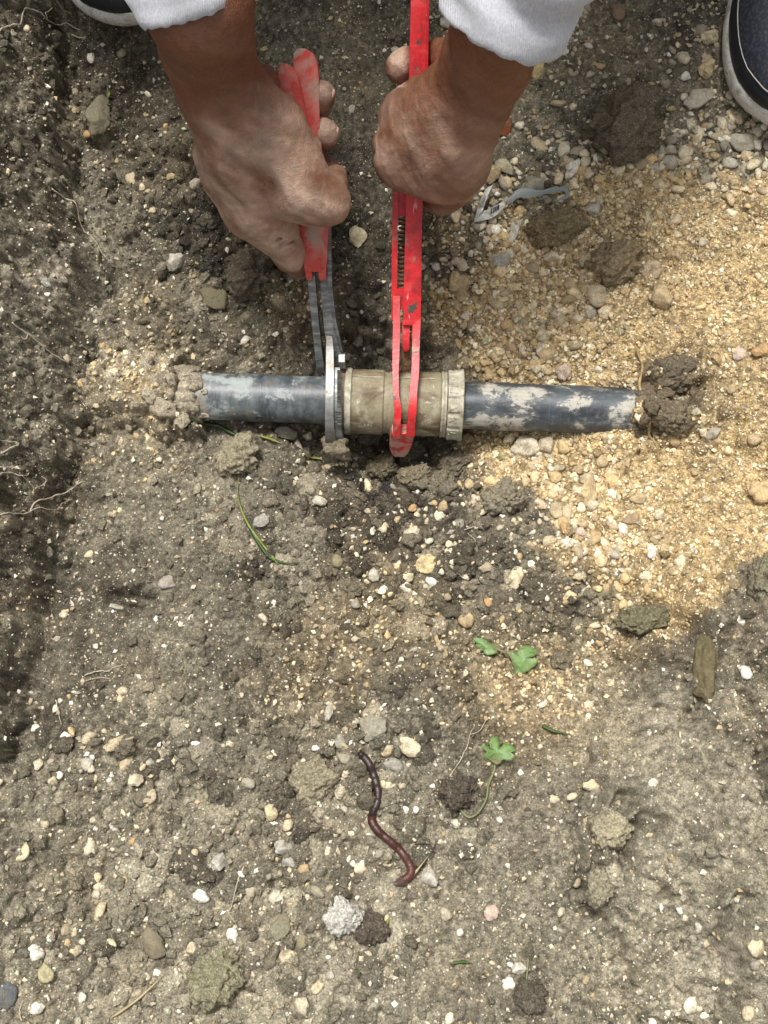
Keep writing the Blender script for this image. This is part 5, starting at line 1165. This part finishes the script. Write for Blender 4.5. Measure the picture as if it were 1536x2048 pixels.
rootlet([(46,2040),(42,2020),(48,2000)], 1.2, 'short root by the oval white pebble in the corner')
P = spline([W(1278,684,34), W(1290,722,32), W(1285,758,31), W(1293,788,30), W(1300,812,29), W(1293,830,28), W(1303,850,24), W(1300,868,16), W(1310,892,9), W(1318,922,10)], 90)
P[:, 2] = np.maximum(P[:, 2] * .3 + .7 * hgt(P[:, 0], P[:, 1]), np.maximum(hgt(P[:, 0], P[:, 1]), np.where(np.abs((P - PO) @ PN) < PIPE_R, np.sqrt(np.clip(PIPE_R ** 2 - ((P - PO) @ PN) ** 2, 0, 1)), -1))) + .0012
k5 = np.ones(7) / 7; P[:, 2] = np.maximum(P[:, 2], np.convolve(np.pad(P[:, 2], 3, 'edge'), k5, 'valid'))
V, F = tube(P, .0013 * np.linspace(1, .8, 90) * (1 + .12 * np.sin(np.arange(90) * 1.1)), 8)
M_ROOT2 = worn('thick_root', (.42, .32, .16), [((.27, .19, .09), (110, 110, 110), .45, .62, 4, .3)], .8, .5, 800, .2)
tag(link('root', mesh_np('root', V, F, M_ROOT2)), 'thicker tan root lying across the buried end of the right pipe', 'root')

M_WRAP = worn('wrapper_film', (.80, .80, .76), [((.36, .34, .29), (70, 70, 70), .52, .66, 4, .3)], .35, .2, 500, .5)
M_BLK = worn('print_black', (.02, .02, .022), [], .5, .1, 500); M_ORG = worn('print_orange', (.60, .17, .07), [], .5, .1, 500)
M_CLR, nt, b = new_mat('clear_film'); b.inputs['Base Color'].default_value = (.50, .55, .54, 1); b.inputs['Roughness'].default_value = .25; b.inputs['Transmission Weight'].default_value = .45; b.inputs['IOR'].default_value = 1.3
wrp = root('torn_wrapper', G(990, 430), 'torn white wrapper with black bars and an orange end among the pebbles', 'wrapper')
def strip(name, A, B, mat, lift, parent, thick=.0004, tilt=0.0):
    """film between two edges given in photo pixels; tilt lifts the second edge"""
    a = gpath(A, lift, 26); b_ = gpath(B, lift + tilt, 26); z = np.maximum(a[:, 2], b_[:, 2] - tilt); k7 = np.ones(9) / 9
    z = np.convolve(np.pad(z, 4, 'edge'), k7, 'valid'); a[:, 2] = z; b_[:, 2] = z + tilt
    rows = [a * (1 - t) + b_ * t + [0, 0, .0012 * math.sin(t * math.pi)] for t in np.linspace(0, 1, 7)]
    bm = bmesh.new(); vv = [[bm.verts.new(p) for p in r_] for r_ in rows]
    for i in range(6):
        for j in range(25): bm.faces.new((vv[i][j], vv[i][j + 1], vv[i + 1][j + 1], vv[i + 1][j]))
    bmesh.ops.solidify(bm, geom=bm.faces[:], thickness=thick)
    return part_w(name, bm_mesh(name, bm, mat, True), parent), rows
strip('folded_flap', [(969,390),(957,414),(947,453)], [(983,386),(974,404),(963,437)], M_WRAP, .006, wrp, tilt=.006)
_, rows = strip('printed_strip', [(946,453),(984,443),(1008,423)], [(961,435),(984,425),(1013,410)], M_WRAP, .006, wrp, tilt=.003)
for i, t in enumerate((11, 12.6, 14, 15.2, 16.6, 17.6)):
    j = int(t); f = t - j; pts = [rows[r_][j] * (1 - f) + rows[r_][j + 1] * f + [0, 0, .0007] for r_ in (2, 3, 4, 5)]
    V, F = tube(pts, .0005, 4); part_w('print_bar', mesh_np('print_bar', V, F, M_BLK), wrp)
strip('orange_end', [(1008,423),(1010,421),(1011.5,419.5)], [(1013,410),(1015,409),(1016.5,408)], M_ORG, .0065, wrp, tilt=.003)
cl = root('clear_strip', G(1075, 395), 'bent milky clear plastic strip lying right of the torn wrapper', 'plastic strip')
strip('film', [(1009,420),(1024,412),(1036,406),(1056,405),(1084,400),(1116,392)], [(1004,416),(1020,404),(1029,393),(1048,386),(1076,393),(1112,384)], M_CLR, .007, cl, tilt=.002)
strip('folded_end', [(1112,392),(1124,388),(1128,398),(1108,408)], [(1112,384),(1130,380),(1136,402),(1106,412)], M_CLR, .005, cl)
